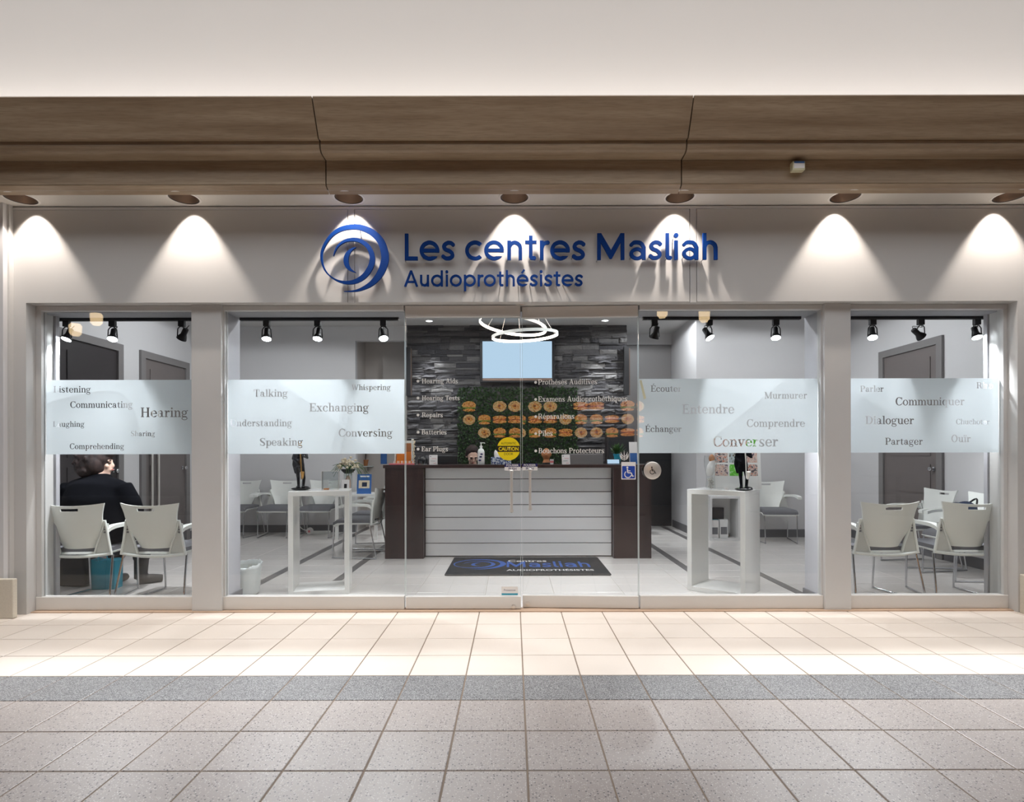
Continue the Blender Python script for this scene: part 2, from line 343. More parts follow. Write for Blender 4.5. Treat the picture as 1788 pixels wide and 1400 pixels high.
# letter shapes: outlines as half units, caps 70 units tall
SERIF="n54:3,0,51,0,51,9,38,10,38,63,40,72,43,78,50,84,55,85,60,84,66,78,70,72,72,63,72,10,59,9,59,0,107,0,107,9,94,10,94,67,89,81,82,90,72,96,60,98,52,95,47,92,38,83,38,96,17,96,0,94,0,87,16,86,16,10,3,9|h54:3,0,51,0,51,9,38,10,38,63,40,72,43,78,50,84,55,85,60,84,66,78,70,72,72,63,72,10,59,9,59,0,107,0,107,9,94,10,94,67,90,78,83,89,72,96,60,98,52,95,47,92,38,83,38,144,17,144,0,142,0,135,16,134,16,10,3,9|m80:3,0,51,0,51,9,38,10,38,63,43,77,46,82,52,85,58,84,63,80,68,73,70,63,70,10,57,9,57,0,105,0,105,9,92,10,92,63,97,77,100,82,106,85,112,84,117,80,122,73,124,63,124,10,111,9,111,0,159,0,159,9,146,10,146,64,141,81,131,93,119,98,110,97,100,92,91,81,90,75,86,83,80,90,75,94,67,98,59,98,53,96,44,90,38,83,38,96,17,96,0,94,0,87,16,86,16,10,3,9|i27:3,0,51,0,51,9,38,10,38,96,17,96,0,94,0,87,16,86,16,10,3,9;16,116,24,112,31,113,36,116,40,124,39,131,36,136,28,140,21,139,16,136,12,128,13,121|l27:3,0,51,0,51,9,38,10,38,144,17,144,0,142,0,135,16,134,16,10,3,9|ï27:3,0,51,0,51,9,38,10,38,96,17,96,0,94,0,87,16,86,16,10,3,9;1,120,8,115,12,115,16,117,21,124,21,128,19,132,12,137,8,137,4,135,-1,128,-1,124;35,120,42,115,46,115,50,117,55,124,55,128,53,132,46,137,42,137,38,135,33,128,33,124|î27:3,0,51,0,51,9,38,10,38,96,17,96,0,94,0,87,16,86,16,10,3,9;3,113,6,112,9,113,26,128,45,112,49,113,50,117,30,140,25,142,22,140,3,119,2,116|u55:25,9,37,1,48,-2,59,-1,72,4,72,0,108,0,108,9,94,10,94,96,73,96,56,94,56,87,72,86,72,30,69,22,66,16,61,12,56,10,50,10,45,14,39,20,36,28,36,96,15,96,-2,94,-2,87,14,86,14,32,17,20|r42:3,0,51,0,51,9,38,10,38,54,41,57,48,75,53,79,55,79,58,73,63,70,70,70,76,73,79,78,80,84,77,89,74,93,62,97,57,97,46,91,38,83,38,96,17,96,0,94,0,87,16,86,16,10,3,9|o50:16,12,24,5,36,-1,44,-3,55,-3,71,3,80,9,86,15,89,20,95,34,97,42,97,54,93,67,89,76,78,89,63,97,56,99,44,99,29,93,20,87,14,81,11,76,5,62,3,54,3,42,7,27;40,11,34,18,29,28,26,43,26,57,29,69,36,81,43,87,53,89,60,85,69,73,74,57,74,39,69,23,60,11,52,7,46,8|e49:17,12,27,3,38,-2,50,-3,62,-2,70,1,77,4,93,24,93,28,90,30,88,29,79,20,66,20,60,12,57,9,46,7,40,10,35,15,28,31,26,45,91,45,95,46,94,57,90,71,83,82,74,91,65,96,57,98,41,98,33,96,24,91,12,79,8,71,4,59,3,42,8,25;27,54,28,65,33,77,40,86,49,89,57,87,63,81,69,69,72,56,71,54|c48:16,12,24,5,32,1,50,-3,64,-1,72,1,83,11,93,24,93,28,90,30,88,29,73,14,68,11,47,7,43,9,36,15,31,23,28,33,26,44,27,59,31,73,36,81,45,88,52,89,56,88,63,82,65,82,63,77,63,71,65,67,70,63,79,61,84,64,88,69,89,77,87,81,78,91,72,95,58,98,44,99,29,93,20,87,14,81,11,76,5,62,3,54,3,42,7,27|d53:21,8,30,1,42,-3,54,-2,66,3,66,0,102,0,102,9,88,10,88,144,67,144,50,142,50,135,66,134,66,93,59,96,50,99,42,99,35,97,28,93,21,88,11,73,6,56,6,40,11,23;40,9,34,17,30,27,27,40,27,56,30,69,35,81,40,87,44,89,48,89,56,83,61,74,65,56,65,40,62,27,56,13,48,7,44,7|b54:18,0,40,0,40,7,48,1,57,-2,68,-3,77,0,88,8,95,16,100,25,104,40,104,56,100,71,94,81,85,91,72,98,60,99,51,96,40,89,40,144,19,144,2,142,2,135,18,134;58,9,52,17,48,27,45,40,45,56,48,69,53,81,58,87,62,89,66,89,74,83,79,74,83,56,83,40,80,27,74,13,66,7,62,7|p55:4,-44,54,-44,54,-35,40,-34,40,7,48,1,56,-2,71,-2,85,5,96,18,100,25,104,40,104,52,102,63,99,73,94,81,88,88,80,95,71,98,60,99,48,95,40,89,40,96,19,96,2,94,2,87,18,86,18,-34,4,-35;58,9,52,17,48,27,45,40,45,56,48,69,53,81,58,87,62,89,66,89,74,83,79,74,83,56,83,40,80,27,74,13,66,7,62,7|q54:52,-44,102,-44,102,-35,88,-34,88,96,66,96,66,93,59,96,50,99,42,99,35,97,27,93,18,85,14,78,8,64,6,52,8,33,14,18,21,8,30,1,42,-3,54,-2,66,3,66,-34,52,-35;40,9,34,17,30,27,27,40,27,56,30,69,35,81,40,87,44,89,48,89,56,83,61,74,65,56,65,40,62,27,56,13,48,7,44,7|a51:15,7,23,1,30,-2,45,-3,55,0,64,6,73,0,86,0,94,4,101,13,101,15,99,17,97,17,90,10,84,10,81,13,79,19,79,72,72,88,65,95,54,98,40,98,26,92,11,82,10,78,10,71,13,66,18,63,24,62,31,66,34,72,33,82,38,85,44,88,49,87,54,81,57,68,57,55,45,59,33,58,21,53,12,46,7,35,6,26,9,16;33,9,27,19,26,34,32,46,37,49,42,50,47,47,52,40,54,31,54,22,50,13,45,8,38,6|g52:9,-31,17,-37,28,-42,41,-45,55,-45,73,-40,83,-35,89,-28,92,-21,92,-15,87,-7,80,-1,81,6,77,11,72,13,28,16,24,19,22,23,30,33,39,31,50,31,57,33,66,37,75,45,80,53,82,62,81,71,76,82,81,86,88,82,96,84,100,89,100,93,99,98,96,101,92,102,87,102,70,88,60,94,52,96,39,97,31,95,18,88,10,79,6,70,7,57,12,47,21,38,12,29,10,23,10,17,13,8,21,1,11,-5,5,-13,4,-21;24,-29,18,-20,20,-13,26,-7,36,-3,40,-3,65,-5,72,-9,78,-18,77,-22,72,-29,60,-35,40,-36,31,-33;34,44,29,49,26,58,25,68,27,75,31,81,35,85,42,88,49,87,57,81,61,75,63,68,63,60,61,53,57,47,49,41,42,40|s44:8,2,16,2,16,5,20,2,30,-2,47,-4,63,0,68,4,73,9,77,16,78,24,76,31,72,37,56,53,35,66,28,75,30,82,34,85,42,89,52,89,58,87,63,83,67,74,67,66,75,66,76,72,75,95,67,95,66,93,54,98,37,99,24,95,13,85,8,73,8,66,13,56,22,46,40,34,53,24,56,21,56,18,54,15,43,9,30,8,21,13,16,30,8,30|t38:27,5,33,1,37,-1,49,-2,58,2,64,7,72,20,70,23,66,23,60,14,52,10,47,10,43,15,42,23,42,86,66,87,66,95,42,96,42,124,34,123,20,104,20,96,4,96,4,87,20,86,20,20|k56:3,0,51,0,51,9,38,10,38,34,40,33,44,37,67,10,62,9,62,0,75,0,79,-4,84,0,112,0,112,9,95,9,97,12,60,56,86,87,104,87,104,96,68,96,68,87,73,86,38,47,38,144,17,144,0,142,0,135,16,134,16,10,3,9|v51:39,3,45,4,48,-2,54,-1,59,8,61,10,60,14,85,87,102,87,102,96,64,96,64,87,74,86,55,31,37,86,46,87,46,96,34,96,33,98,28,96,2,96,2,87,12,86|x53:4,0,44,0,44,9,33,10,48,33,64,10,56,9,56,0,70,0,72,-3,76,0,104,0,104,9,90,9,91,11,62,55,81,87,100,87,100,96,60,96,60,87,69,86,55,65,40,86,48,87,48,96,34,96,32,99,28,96,4,96,4,87,14,87,13,85,41,42,21,9,4,9|L60:8,0,115,1,114,44,106,44,102,10,46,10,46,130,58,131,58,140,8,140,8,131,20,130,20,10,8,10|H75:8,0,58,0,58,9,46,10,47,66,100,66,100,10,88,9,88,0,138,0,138,9,126,10,126,130,138,131,138,140,88,140,88,131,100,130,99,77,46,77,46,130,58,131,58,140,8,140,8,131,20,130,20,10,8,9|E61:8,0,111,0,112,2,115,1,114,44,106,44,100,10,46,11,46,67,76,67,77,52,86,53,86,92,77,92,76,77,46,77,46,130,98,130,102,100,110,100,111,139,108,138,107,140,8,140,8,130,20,129,20,10,8,10|É61:8,0,111,0,112,2,115,1,114,44,106,44,100,10,46,11,46,67,76,67,77,52,86,53,86,92,77,92,76,77,46,77,46,130,98,130,102,100,110,100,111,139,108,138,107,140,8,140,8,130,20,129,20,10,8,10;49,154,59,146,85,176,75,184|O70:28,17,37,8,50,1,64,-3,76,-3,90,1,103,8,112,17,121,29,127,41,131,57,132,75,130,87,126,102,117,117,108,128,98,135,87,140,76,143,64,143,53,140,42,135,32,128,19,111,14,102,10,87,8,64,10,53,14,38,20,27;54,14,46,25,38,46,35,61,36,86,41,106,50,122,56,128,62,131,74,133,81,130,88,124,94,115,99,106,102,94,105,79,104,54,98,32,93,23,86,14,81,10,73,7,62,9|C66:28,17,37,8,50,1,61,-2,76,-3,87,0,96,4,99,2,103,3,120,19,125,28,128,43,127,47,123,48,120,45,115,29,107,21,91,20,82,11,74,7,66,7,58,11,47,23,40,38,35,61,35,79,38,98,46,115,54,126,59,130,66,133,74,133,81,130,92,120,106,120,114,106,114,96,123,96,123,142,115,142,114,127,109,132,97,140,92,138,76,143,59,142,42,135,32,128,25,120,17,109,11,94,8,80,8,65,10,53,14,38,20,27|D71:8,0,72,0,81,1,101,9,111,16,119,24,126,34,133,48,136,61,136,75,133,92,126,106,119,116,111,124,95,134,79,139,8,140,8,130,20,129,20,10,8,10;46,10,46,130,75,129,83,126,94,117,103,100,109,78,109,62,107,50,103,40,97,28,88,18,83,14,71,10|U70:30,15,37,8,49,1,59,-2,69,-3,80,-2,90,1,101,8,108,15,115,27,119,40,119,130,136,131,136,140,92,140,92,131,108,130,108,40,105,29,99,19,88,11,77,9,68,11,58,16,51,25,46,38,46,130,58,131,58,140,8,140,8,131,20,130,20,40,23,27|T63:38,0,88,0,88,9,76,10,76,130,106,130,111,96,120,96,120,140,6,140,6,96,15,96,20,130,50,130,50,10,38,9|P61:8,0,58,0,58,9,46,10,46,58,76,58,92,63,101,68,107,74,114,88,116,102,114,112,107,124,98,132,87,137,76,140,8,140,8,130,20,129,20,10,8,9;46,68,46,130,73,130,79,128,86,120,91,105,90,90,86,78,81,72,74,68|R68:8,0,58,0,58,9,46,10,47,62,66,62,70,56,82,46,88,21,94,10,102,2,109,-1,115,-1,133,5,134,9,133,11,116,15,108,53,103,61,95,68,105,77,109,83,114,98,114,107,111,115,105,125,97,133,87,137,76,140,8,140,8,130,20,129,20,10,8,9;46,72,46,130,73,130,78,128,84,122,89,107,88,93,84,80,79,75,70,72|B64:8,0,84,1,94,4,103,9,113,21,118,36,118,45,115,52,111,61,105,67,98,72,89,76,96,80,102,87,106,95,108,103,107,114,103,123,91,135,82,139,75,140,8,140,8,130,20,129,20,10,8,10;46,10,46,70,70,70,70,67,76,68,80,66,87,59,92,46,92,32,87,19,81,13,76,10;46,79,46,130,75,129,81,122,84,110,84,99,80,88,75,83,70,82,70,79|M87:8,0,52,0,52,9,35,10,35,97,74,1,88,7,95,4,132,103,132,10,120,9,120,0,170,0,170,9,158,10,158,130,170,131,170,140,132,140,131,133,92,27,46,140,4,140,4,131,22,131,24,126,24,10,8,9|A71:2,0,48,0,48,9,30,9,41,40,86,40,96,10,86,9,86,0,99,0,100,-2,106,0,142,0,142,9,123,10,80,142,76,141,74,144,62,144,56,134,56,128,19,10,2,9;43,50,63,111,83,50|W93:47,1,61,4,67,3,68,6,72,8,70,18,85,86,111,1,125,4,133,3,135,7,136,8,136,14,168,130,184,131,184,140,142,140,142,131,157,130,130,31,99,130,112,131,112,140,66,140,66,131,72,130,78,108,64,41,41,130,56,131,56,140,4,140,4,131,14,131,14,129|S56:11,0,19,0,19,15,26,7,36,1,51,-3,63,-3,75,-2,86,2,94,7,103,17,106,25,107,34,104,44,98,54,78,74,47,91,38,100,34,107,35,116,41,124,51,130,64,132,75,129,83,124,89,114,93,106,93,100,101,100,102,104,101,142,93,142,93,128,82,137,69,141,53,142,44,140,27,132,15,119,10,110,10,99,13,89,17,81,34,64,58,52,67,45,79,34,82,29,78,20,70,14,58,10,46,9,32,16,25,25,19,38,19,42,11,42|é49:17,12,27,3,38,-2,50,-3,62,-2,70,1,77,4,93,24,93,28,90,30,88,29,79,20,66,20,60,12,57,9,46,7,40,10,35,15,28,31,26,45,91,45,95,46,94,57,90,71,83,82,74,91,65,96,57,98,41,98,33,96,24,91,12,79,8,71,4,59,3,42,8,25;27,54,28,65,33,77,40,86,49,89,57,87,63,81,69,69,72,56,71,54;33,114,44,106,65,136,54,144|è49:17,12,27,3,38,-2,50,-3,62,-2,70,1,77,4,93,24,93,28,90,30,88,29,79,20,66,20,60,12,57,9,46,7,40,10,35,15,28,31,26,45,91,45,95,46,94,57,90,71,83,82,74,91,65,96,57,98,41,98,33,96,24,91,12,79,8,71,4,59,3,42,8,25;27,54,28,65,33,77,40,86,49,89,57,87,63,81,69,69,72,56,71,54;54,106,65,114,43,144,33,136"
SANS="L43:12,0,80,0,80,19,31,20,31,140,12,140|M86:12,0,31,0,31,91,78,6,90,6,90,8,136,91,136,0,155,0,155,140,134,140,84,52,33,140,12,140|A67:7,3,25,-3,38,31,39,32,97,32,111,-3,129,3,77,141,73,140,62,140,60,141,59,140;45,49,68,110,91,49|e57:18,16,24,10,32,5,42,1,50,-1,62,-1,70,1,80,5,91,12,98,20,68,20,61,18,52,18,44,21,37,25,31,30,27,35,24,42,87,42,88,41,107,41,108,55,106,66,101,77,94,86,88,92,80,97,70,101,62,103,50,103,42,101,32,97,21,90,13,80,8,71,5,61,4,55,4,44,7,33,12,23;25,60,29,69,34,76,44,81,52,84,63,83,73,79,81,72,85,67,88,60|é57:18,16,24,10,32,5,42,1,50,-1,62,-1,70,1,80,5,91,12,98,20,68,20,61,18,52,18,44,21,37,25,31,30,27,35,24,42,87,42,88,41,107,41,108,55,106,66,101,77,94,86,88,92,80,97,70,101,62,103,50,103,42,101,32,97,21,90,13,80,8,71,5,61,4,55,4,44,7,33,12,23;25,60,29,69,34,76,44,81,52,84,63,83,73,79,81,72,85,67,88,60;42,119,54,109,78,139,66,149|c50:18,16,24,10,32,5,42,1,50,-1,62,-1,70,1,80,5,91,12,91,13,90,16,79,27,68,21,61,18,49,19,39,23,31,30,27,35,24,43,23,54,25,63,29,69,34,76,39,79,49,83,61,84,68,81,79,75,90,86,91,89,87,93,78,98,70,101,62,103,50,103,42,101,32,97,21,90,13,80,8,71,5,61,4,55,4,44,7,33,12,23|o57:18,16,24,10,32,5,42,1,50,-1,62,-1,70,1,80,5,91,12,99,22,104,31,107,41,108,47,108,58,105,69,100,79,94,86,88,92,80,97,70,101,62,103,50,103,42,101,32,97,21,90,13,80,8,71,5,61,4,55,4,44,7,33,12,23;34,26,27,35,24,43,23,48,24,59,27,67,31,72,39,79,44,81,51,84,60,84,64,83,73,79,78,76,85,67,88,59,89,54,88,43,85,35,81,30,73,23,68,21,61,18,52,18,48,19,39,23|s41:6,14,14,7,22,2,28,0,36,0,46,0,55,3,61,7,68,13,72,20,73,29,71,36,68,43,61,50,54,55,48,59,36,63,33,65,28,71,29,74,31,77,37,81,43,83,53,81,62,73,65,72,70,73,75,78,76,84,74,88,65,96,60,99,54,101,46,102,38,102,31,99,24,96,20,93,13,86,10,80,8,74,9,65,13,57,19,51,25,47,41,41,46,38,52,32,54,28,52,24,51,23,45,20,36,19,29,20,18,29,12,30,9,28,5,24,4,18|n51:12,0,31,0,32,65,36,75,43,81,49,83,55,82,61,79,66,75,70,67,71,62,71,0,90,0,90,64,89,69,87,77,83,85,75,93,69,97,59,101,48,102,39,100,32,96,31,102,12,102|h51:12,0,31,0,32,65,36,75,43,81,49,83,55,82,61,79,66,75,70,67,71,62,71,0,90,0,90,64,87,77,83,85,75,93,69,97,63,100,54,102,48,102,40,100,31,97,31,140,12,140|u52:22,14,27,9,33,5,43,1,48,0,57,0,63,2,70,6,71,0,90,0,90,102,71,102,70,37,66,27,59,21,53,19,47,20,41,23,36,27,32,35,31,40,31,102,12,102,12,38,15,25|t35:30,5,33,3,38,1,54,0,58,2,61,6,62,8,61,14,57,18,54,20,44,20,43,22,43,84,44,85,64,85,64,102,43,102,43,128,24,128,24,102,4,102,4,85,24,84,24,16|r31:12,0,31,0,31,57,34,69,36,75,40,79,44,81,56,82,58,83,62,86,64,90,64,94,62,97,58,101,52,102,38,99,32,97,31,102,12,102|a53:17,13,22,9,28,5,38,0,44,-1,56,-1,60,0,69,3,76,7,76,0,95,0,95,66,86,84,80,91,75,95,69,99,60,101,48,102,38,102,30,100,25,97,12,85,10,82,11,76,15,72,18,70,24,71,35,81,40,82,48,83,61,81,67,77,76,61,76,57,69,61,60,64,56,65,44,65,31,61,22,55,14,47,11,41,10,35,10,29,11,24;34,22,30,27,29,34,33,41,39,45,46,48,54,48,58,47,66,42,70,37,71,33,70,27,67,23,61,19,54,16,46,16,39,19|l23:18,6,21,3,26,1,38,0,42,2,45,6,46,8,45,14,42,18,38,20,32,20,31,22,31,140,12,140,12,17|i22:12,0,31,0,31,102,12,102;11,120,15,117,19,115,24,115,29,117,32,121,34,125,34,131,32,135,29,139,24,141,19,141,14,139,11,135,9,131,9,125|d60:18,16,24,10,32,5,37,3,47,0,62,-1,70,1,80,5,88,10,88,0,107,0,107,42,108,47,107,60,107,140,88,140,88,92,80,97,70,101,62,103,47,102,37,99,29,95,21,90,13,80,8,71,6,66,4,55,4,47,6,36,8,31,12,23;34,26,27,35,24,43,23,48,24,59,27,67,31,72,39,79,44,81,51,84,60,84,64,83,73,79,78,76,83,69,88,59,88,43,85,35,81,30,73,23,68,21,61,18,52,18,48,19,39,23|p60:12,-40,31,-40,31,10,40,5,50,1,58,-1,73,0,83,3,95,9,102,16,109,25,114,36,116,47,116,55,114,66,109,77,104,84,96,92,88,97,83,99,73,102,58,103,45,99,32,92,31,102,12,102;42,26,35,35,32,43,31,48,32,59,35,67,39,72,47,79,52,81,59,84,68,84,72,83,81,79,86,76,93,67,96,59,97,54,96,43,93,35,89,30,81,23,76,21,69,18,60,18,56,19,47,23"
def _font(s):
    out = {}
    for g in s.split('|'):
        ch = g[0]; adv, cs = g[1:].split(':', 1)
        out[ch] = (float(adv), [[(int(a) / 2, int(b) / 2) for a, b in zip(c.split(',')[::2], c.split(',')[1::2])] for c in cs.split(';')])
    return out
SERIF = _font(SERIF); SANS = _font(SANS)
def layout(font, text, space=24):
    x = 0; out = []
    for ch in text:
        if ch == ' ': x += space; continue
        a, cs = font[ch]; out.append((ch, [[(p[0] + x, p[1]) for p in c] for c in cs])); x += a
    xs = [p[0] for _, cs in out for c in cs for p in c]
    return out, min(xs), max(xs)
def word(font, text, xl, xr, zb, space=24, hk=1.0):
    """letters of a word set between xl and xr with its baseline at zb"""
    out, a, b = layout(font, text, space); k = (xr - xl) / (b - a)
    return [(ch, [[(xl + (p[0] - a) * k, zb + p[1] * k * hk) for p in c] for c in cs]) for ch, cs in out]
def spot(name, loc, tgt, watt, deg, blend, col, parent=None, rad=0.03):
    l = bpy.data.lights.new(name, 'SPOT'); l.energy = watt; l.spot_size = R(deg); l.spot_blend = blend; l.color = col; l.shadow_soft_size = rad
    o = bpy.data.objects.new(name, l); C.objects.link(o); o.location = loc
    o.rotation_euler = (Vector(tgt) - Vector(loc)).to_track_quat('-Z', 'Y').to_euler()
    if parent: o.parent = parent; o.matrix_parent_inverse = parent.matrix_basis.inverted()
    return o
XZ = lambda p, y: (p[0], y, p[1])
YZ = lambda p, x: (x, p[0], p[1])
XY = lambda p, z: (p[0], p[1], z)
rnd = random.Random(7)

# ------------------------------------------------------------------ the mall: floor, ceiling, far walls
GR = 0.305; TX0 = 0.051; TY0 = -0.045
fl = struct('floor', boxm('floor', 'grout', -16, -12, -0.06, 16, 0.03, -0.003), 'tiled mall floor of cream, grey and brown terrazzo tiles', 'floor')
def tile_mesh(name, mat, sx, sy, g=0.0035):
    b = 0.0025; x = sx / 2 - g; y = sy / 2 - g; mb = MB()
    mb.add([(-x, -y, -0.003), (x, -y, -0.003), (x, y, -0.003), (-x, y, -0.003), (-x, -y, -0.0015), (x, -y, -0.0015), (x, y, -0.0015), (-x, y, -0.0015),
            (-x + b, -y + b, 0), (x - b, -y + b, 0), (x - b, y - b, 0), (-x + b, y - b, 0)],
           [(0, 1, 5, 4), (1, 2, 6, 5), (2, 3, 7, 6), (3, 0, 4, 7), (4, 5, 9, 8), (5, 6, 10, 9), (6, 7, 11, 10), (7, 4, 8, 11), (8, 9, 10, 11)])
    return mb.mesh(name, mat)
tm = {k: tile_mesh('tile_' + k, 'tile_' + k, GR, GR) for k in ('cream', 'grey', 'brown')}
field = {k: MB() for k in tm}
for r in range(39):
    y = TY0 - GR * (r + 0.5)
    if y < -11.9: break
    k = 'cream' if r < 4 else 'grey' if r == 4 else 'brown'
    d = D0 + y
    half = min(4.3, max(0.0, 0.93 * (d + 0.2))) + 0.3
    for c in range(-52, 52):
        x = TX0 + GR * (c + 0.5)
        if r < 8 and abs(x) < half: link('tile', tm[k], fl, (x, y, 0))
        else:
            q = GR / 2 - 0.0035; field[k].add([(x - q, y - q, 0), (x + q, y - q, 0), (x + q, y + q, 0), (x - q, y + q, 0)], [(0, 1, 2, 3)])
for k in field:
    o = link('tile_field', field[k].mesh('tile_field_' + k, 'tile_' + k), fl); o['kind'] = 'stuff'
struct('wall_opposite', boxm('wall_opposite', 'mall_wall', -16, -12.2, 0, 16, -12, 6.2), 'dark storefront wall across the mall reflected in the glass')
struct('wall_mall_left', boxm('wall_mall_left', 'mall_wall', -16.2, -12, 0, -16, 0, 6.2), 'dark end wall of the mall beyond the left edge')
struct('wall_mall_right', boxm('wall_mall_right', 'mall_wall', 16, -12, 0, 16.2, 0, 6.2), 'dark end wall of the mall beyond the right edge')
mc = MB()
SX, SY0, SY1 = 7.0, -4.6, -1.2
mc.box(-16, -12, 6.0, 16, SY0, 6.2); mc.box(-16, SY1, 6.0, 16, -0.2, 6.2); mc.box(-16, SY0, 6.0, -SX, SY1, 6.2); mc.box(SX, SY0, 6.0, 16, SY1, 6.2)
struct('ceiling_mall', mc.mesh('ceiling_mall', 'mall_ceiling'), 'mall ceiling around the added light panels above the concourse', 'ceiling')
sk = thing('roof_fill', 'added unseen row of pale glowing fill panels above the concourse', 'roof_fill', (0, 0, 6.0))  # unseen glowing panels, added to light the floor and facade from above
for i in range(7):
    a = -SX + 2 * SX * i / 7
    link('pane', boxm('pane', 'fill_glow', a + 0.04, SY0, 0.10, a + 2 * SX / 7 - 0.04, SY1, 0.12), sk)
    link('mullion', boxm('mullion', 'alu', a - 0.03, SY0, 0.0, a + 0.03, SY1, 0.14), sk)

# ------------------------------------------------------------------ upper wall, cove, wooden cornice, soffit
struct('wall_upper', boxm('wall_upper', 'paint_upper', -16, -0.22, 3.2735, 16, -0.05, 6.2), 'smooth off-white bulkhead wall lit from the cove above the cornice')
WSEG = [(-7.0, PX(570, 3.93)), (PX(570, 3.93), PX(1191, 3.93)), (PX(1191, 3.93), 7.0)]
prof = {
    'crown_board': [(-0.50, 3.272), (-0.53, 3.272), (-0.537, 3.280), (-0.653, 3.472), (-0.65, 3.480), (-0.63, 3.480), (-0.50, 3.30)],
    'moulding': [(-0.36, 3.203), (-0.455, 3.203), (-0.475, 3.206), (-0.490, 3.215), (-0.499, 3.229), (-0.502, 3.245), (-0.500, 3.2718), (-0.36, 3.2718)],
    'frieze_board': [(-0.38, 3.042), (-0.38, 3.201), (-0.36, 3.201), (-0.36, 3.042)],
    'lower_lip': [(-0.305, 3.004), (-0.378, 3.034), (-0.380, 3.040), (-0.36, 3.040), (-0.30, 3.030)],
}
for n, ((a, b), where) in enumerate(zip(WSEG, ('left stretch of', 'middle stretch of', 'right stretch of'))):
    co = thing('wooden_cornice', where + ' the stepped taupe wooden cornice above the shopfront', 'cornice', (0, 0, 0), 0, 'wooden cornice lengths')
    for nm, pr in prof.items():
        g = 0.004
        link(nm, MB().prism(pr, YZ, a + g, b - g).mesh(nm, 'cornice_wood'), co)
cg = MB(); cg.box(-7, -0.36, 3.04, 7, -0.34, 3.26); cg.box(-7, -0.4995, 3.2722, 7, -0.22, 3.2732); cg.prism([(-0.497, 3.2735), (-0.497, 3.303), (-0.625, 3.478), (-0.612, 3.478), (-0.485, 3.30), (-0.485, 3.2735)], YZ, -7, 7)
struct('trim_light_stop', cg.mesh('trim_light_stop', 'black'), 'added dark backing that stops cove light leaking through the wooden cornice', 'trim')  # unseen backing added to block cove light at the cornice joints
cl = thing('cove_light', 'warm strip light hidden behind the top of the wooden cornice', 'light', (0, -0.43, 3.2735))
link('housing', boxm('housing', 'trim_white', -7, -0.04, 0.001, 7, 0.04, 0.015), cl)
link('diffuser', boxm('diffuser', 'cove_led', -7, -0.03, 0.016, 7, 0.03, 0.03), cl)
LX = [PX(p, 4.085) for p in (37, 322, 610, 899, 1188, 1477, 1764)]; LY = YD(4.085); SZ = 3.018
sof = fill2d('soffit', [rrect(-7, -0.34, 7, -0.05)] + [circ(x, LY, 0.098, 40) for x in LX], 'soffit', 0.006)
sof.transform(Matrix.Rotation(R(-90), 4, 'X')); 
zs = [v.co.z for v in sof.vertices]; sof.transform(Matrix.Translation((0, 0, SZ - min(zs)))); sof.update()
struct('ceiling_soffit', sof, 'narrow cream soffit with round downlights above the sign panel', 'ceiling')
order = ['leftmost', 'second from left', 'third from left', 'middle', 'third from right', 'second from right', 'rightmost']
for x, wd in zip(LX, order):
    t = thing('ceiling_light', wd + ' round bronze downlight in the soffit over the sign panel', 'downlight', (x, LY, SZ), 0, 'soffit downlights')
    link('trim_ring', MB().lathe([(0.0985, 0.0), (0.0995, -0.004), (0.112, -0.003), (0.114, 0.0)], 40).mesh('trim_ring', 'trim_white', 40), t)
    link('reflector', MB().lathe([(0.097, 0.0), (0.092, 0.06), (0.078, 0.11), (0.055, 0.145)], 40).mesh('reflector', 'bronze', 180), t)
    link('rim', MB().lathe([(0.0935, 0.001), (0.0955, -0.003), (0.0985, -0.003), (0.0985, 0.001)], 40).mesh('rim', 'black', 40), t)
    link('lamp', MB().lathe([(0.0, 0.143), (0.05, 0.143)], 32).mesh('lamp', 'lamp_warm'), t)
    s = spot('downlight_beam', (0, 0, 0.135), (0, -0.02, -3), DOWN, 70, 0.45, (1.0, 0.885, 0.79), None, 0.02); s.parent = t
# fascia panels with battens
FB, FT = 2.305, 3.02
seams = [(PX(608, 4.22), PX(620, 4.22)), (PX(1205, 4.22), PX(1217, 4.22))]
fa = struct('wall_fascia', boxm('wall_fascia', 'fascia', -3.70, -0.078, FB, 4.6, 0.05, FT), 'off-white sign panel wall above the shop windows')
ed = [-3.70, seams[0][0], seams[0][1], seams[1][0], seams[1][1], 4.6]
for i in range(5):
    a, b = ed[i], ed[i + 1]; g = 0.0025
    if i % 2: link('batten', boxm('batten', 'fascia', a + g, -0.090, FB - 0.005, b - g, -0.078, FT - 0.012), fa)
    else: link('panel', boxm('panel', 'fascia', a + g, -0.090, FB, b - g, -0.078, FT - 0.03), fa)
link('top_trim', boxm('top_trim', 'alu', -3.70, -0.094, FT - 0.028, 4.6, -0.078, FT - 0.010), fa)
# piers left and right, stone bases
LPI, RPI = -3.602, 3.733
pl = struct('wall_left_pier', boxm('wall_left_pier', 'fascia', -5.2, -0.09, 0.0, LPI, 0.16, FB), 'off-white pier at the left end of the shopfront')
link('edge_trim', MB().box(-3.80, -0.125, 0, PX(20, 4.20), -0.09, FT).mesh('edge_trim', 'fascia'), pl)
link('edge_trim', MB().box(-5.2, -0.16, 0, PX(8, 4.16), -0.09, FT).mesh('edge_trim', 'paint_wall'), pl)
pr_ = struct('wall_right_pier', boxm('wall_right_pier', 'fascia', RPI, -0.09, 0.0, 5.4, 0.16, FB), 'off-white pier at the right end of the shopfront')
for nm, a, b, lab in (('stone_plinth', -5.2, -3.607, 'rough pale stone plinth at the foot of the left pier'), ('stone_plinth', 3.742, 5.4, 'rough pale stone plinth at the foot of the right pier')):
    o = bev(link(nm, boxm(nm, 'stone_base', a, -0.20, 0.0, b, -0.1605 if a < 0 else -0.0905, 0.285)), 0.006); tag(o, lab, 'plinth', 'stone plinths')
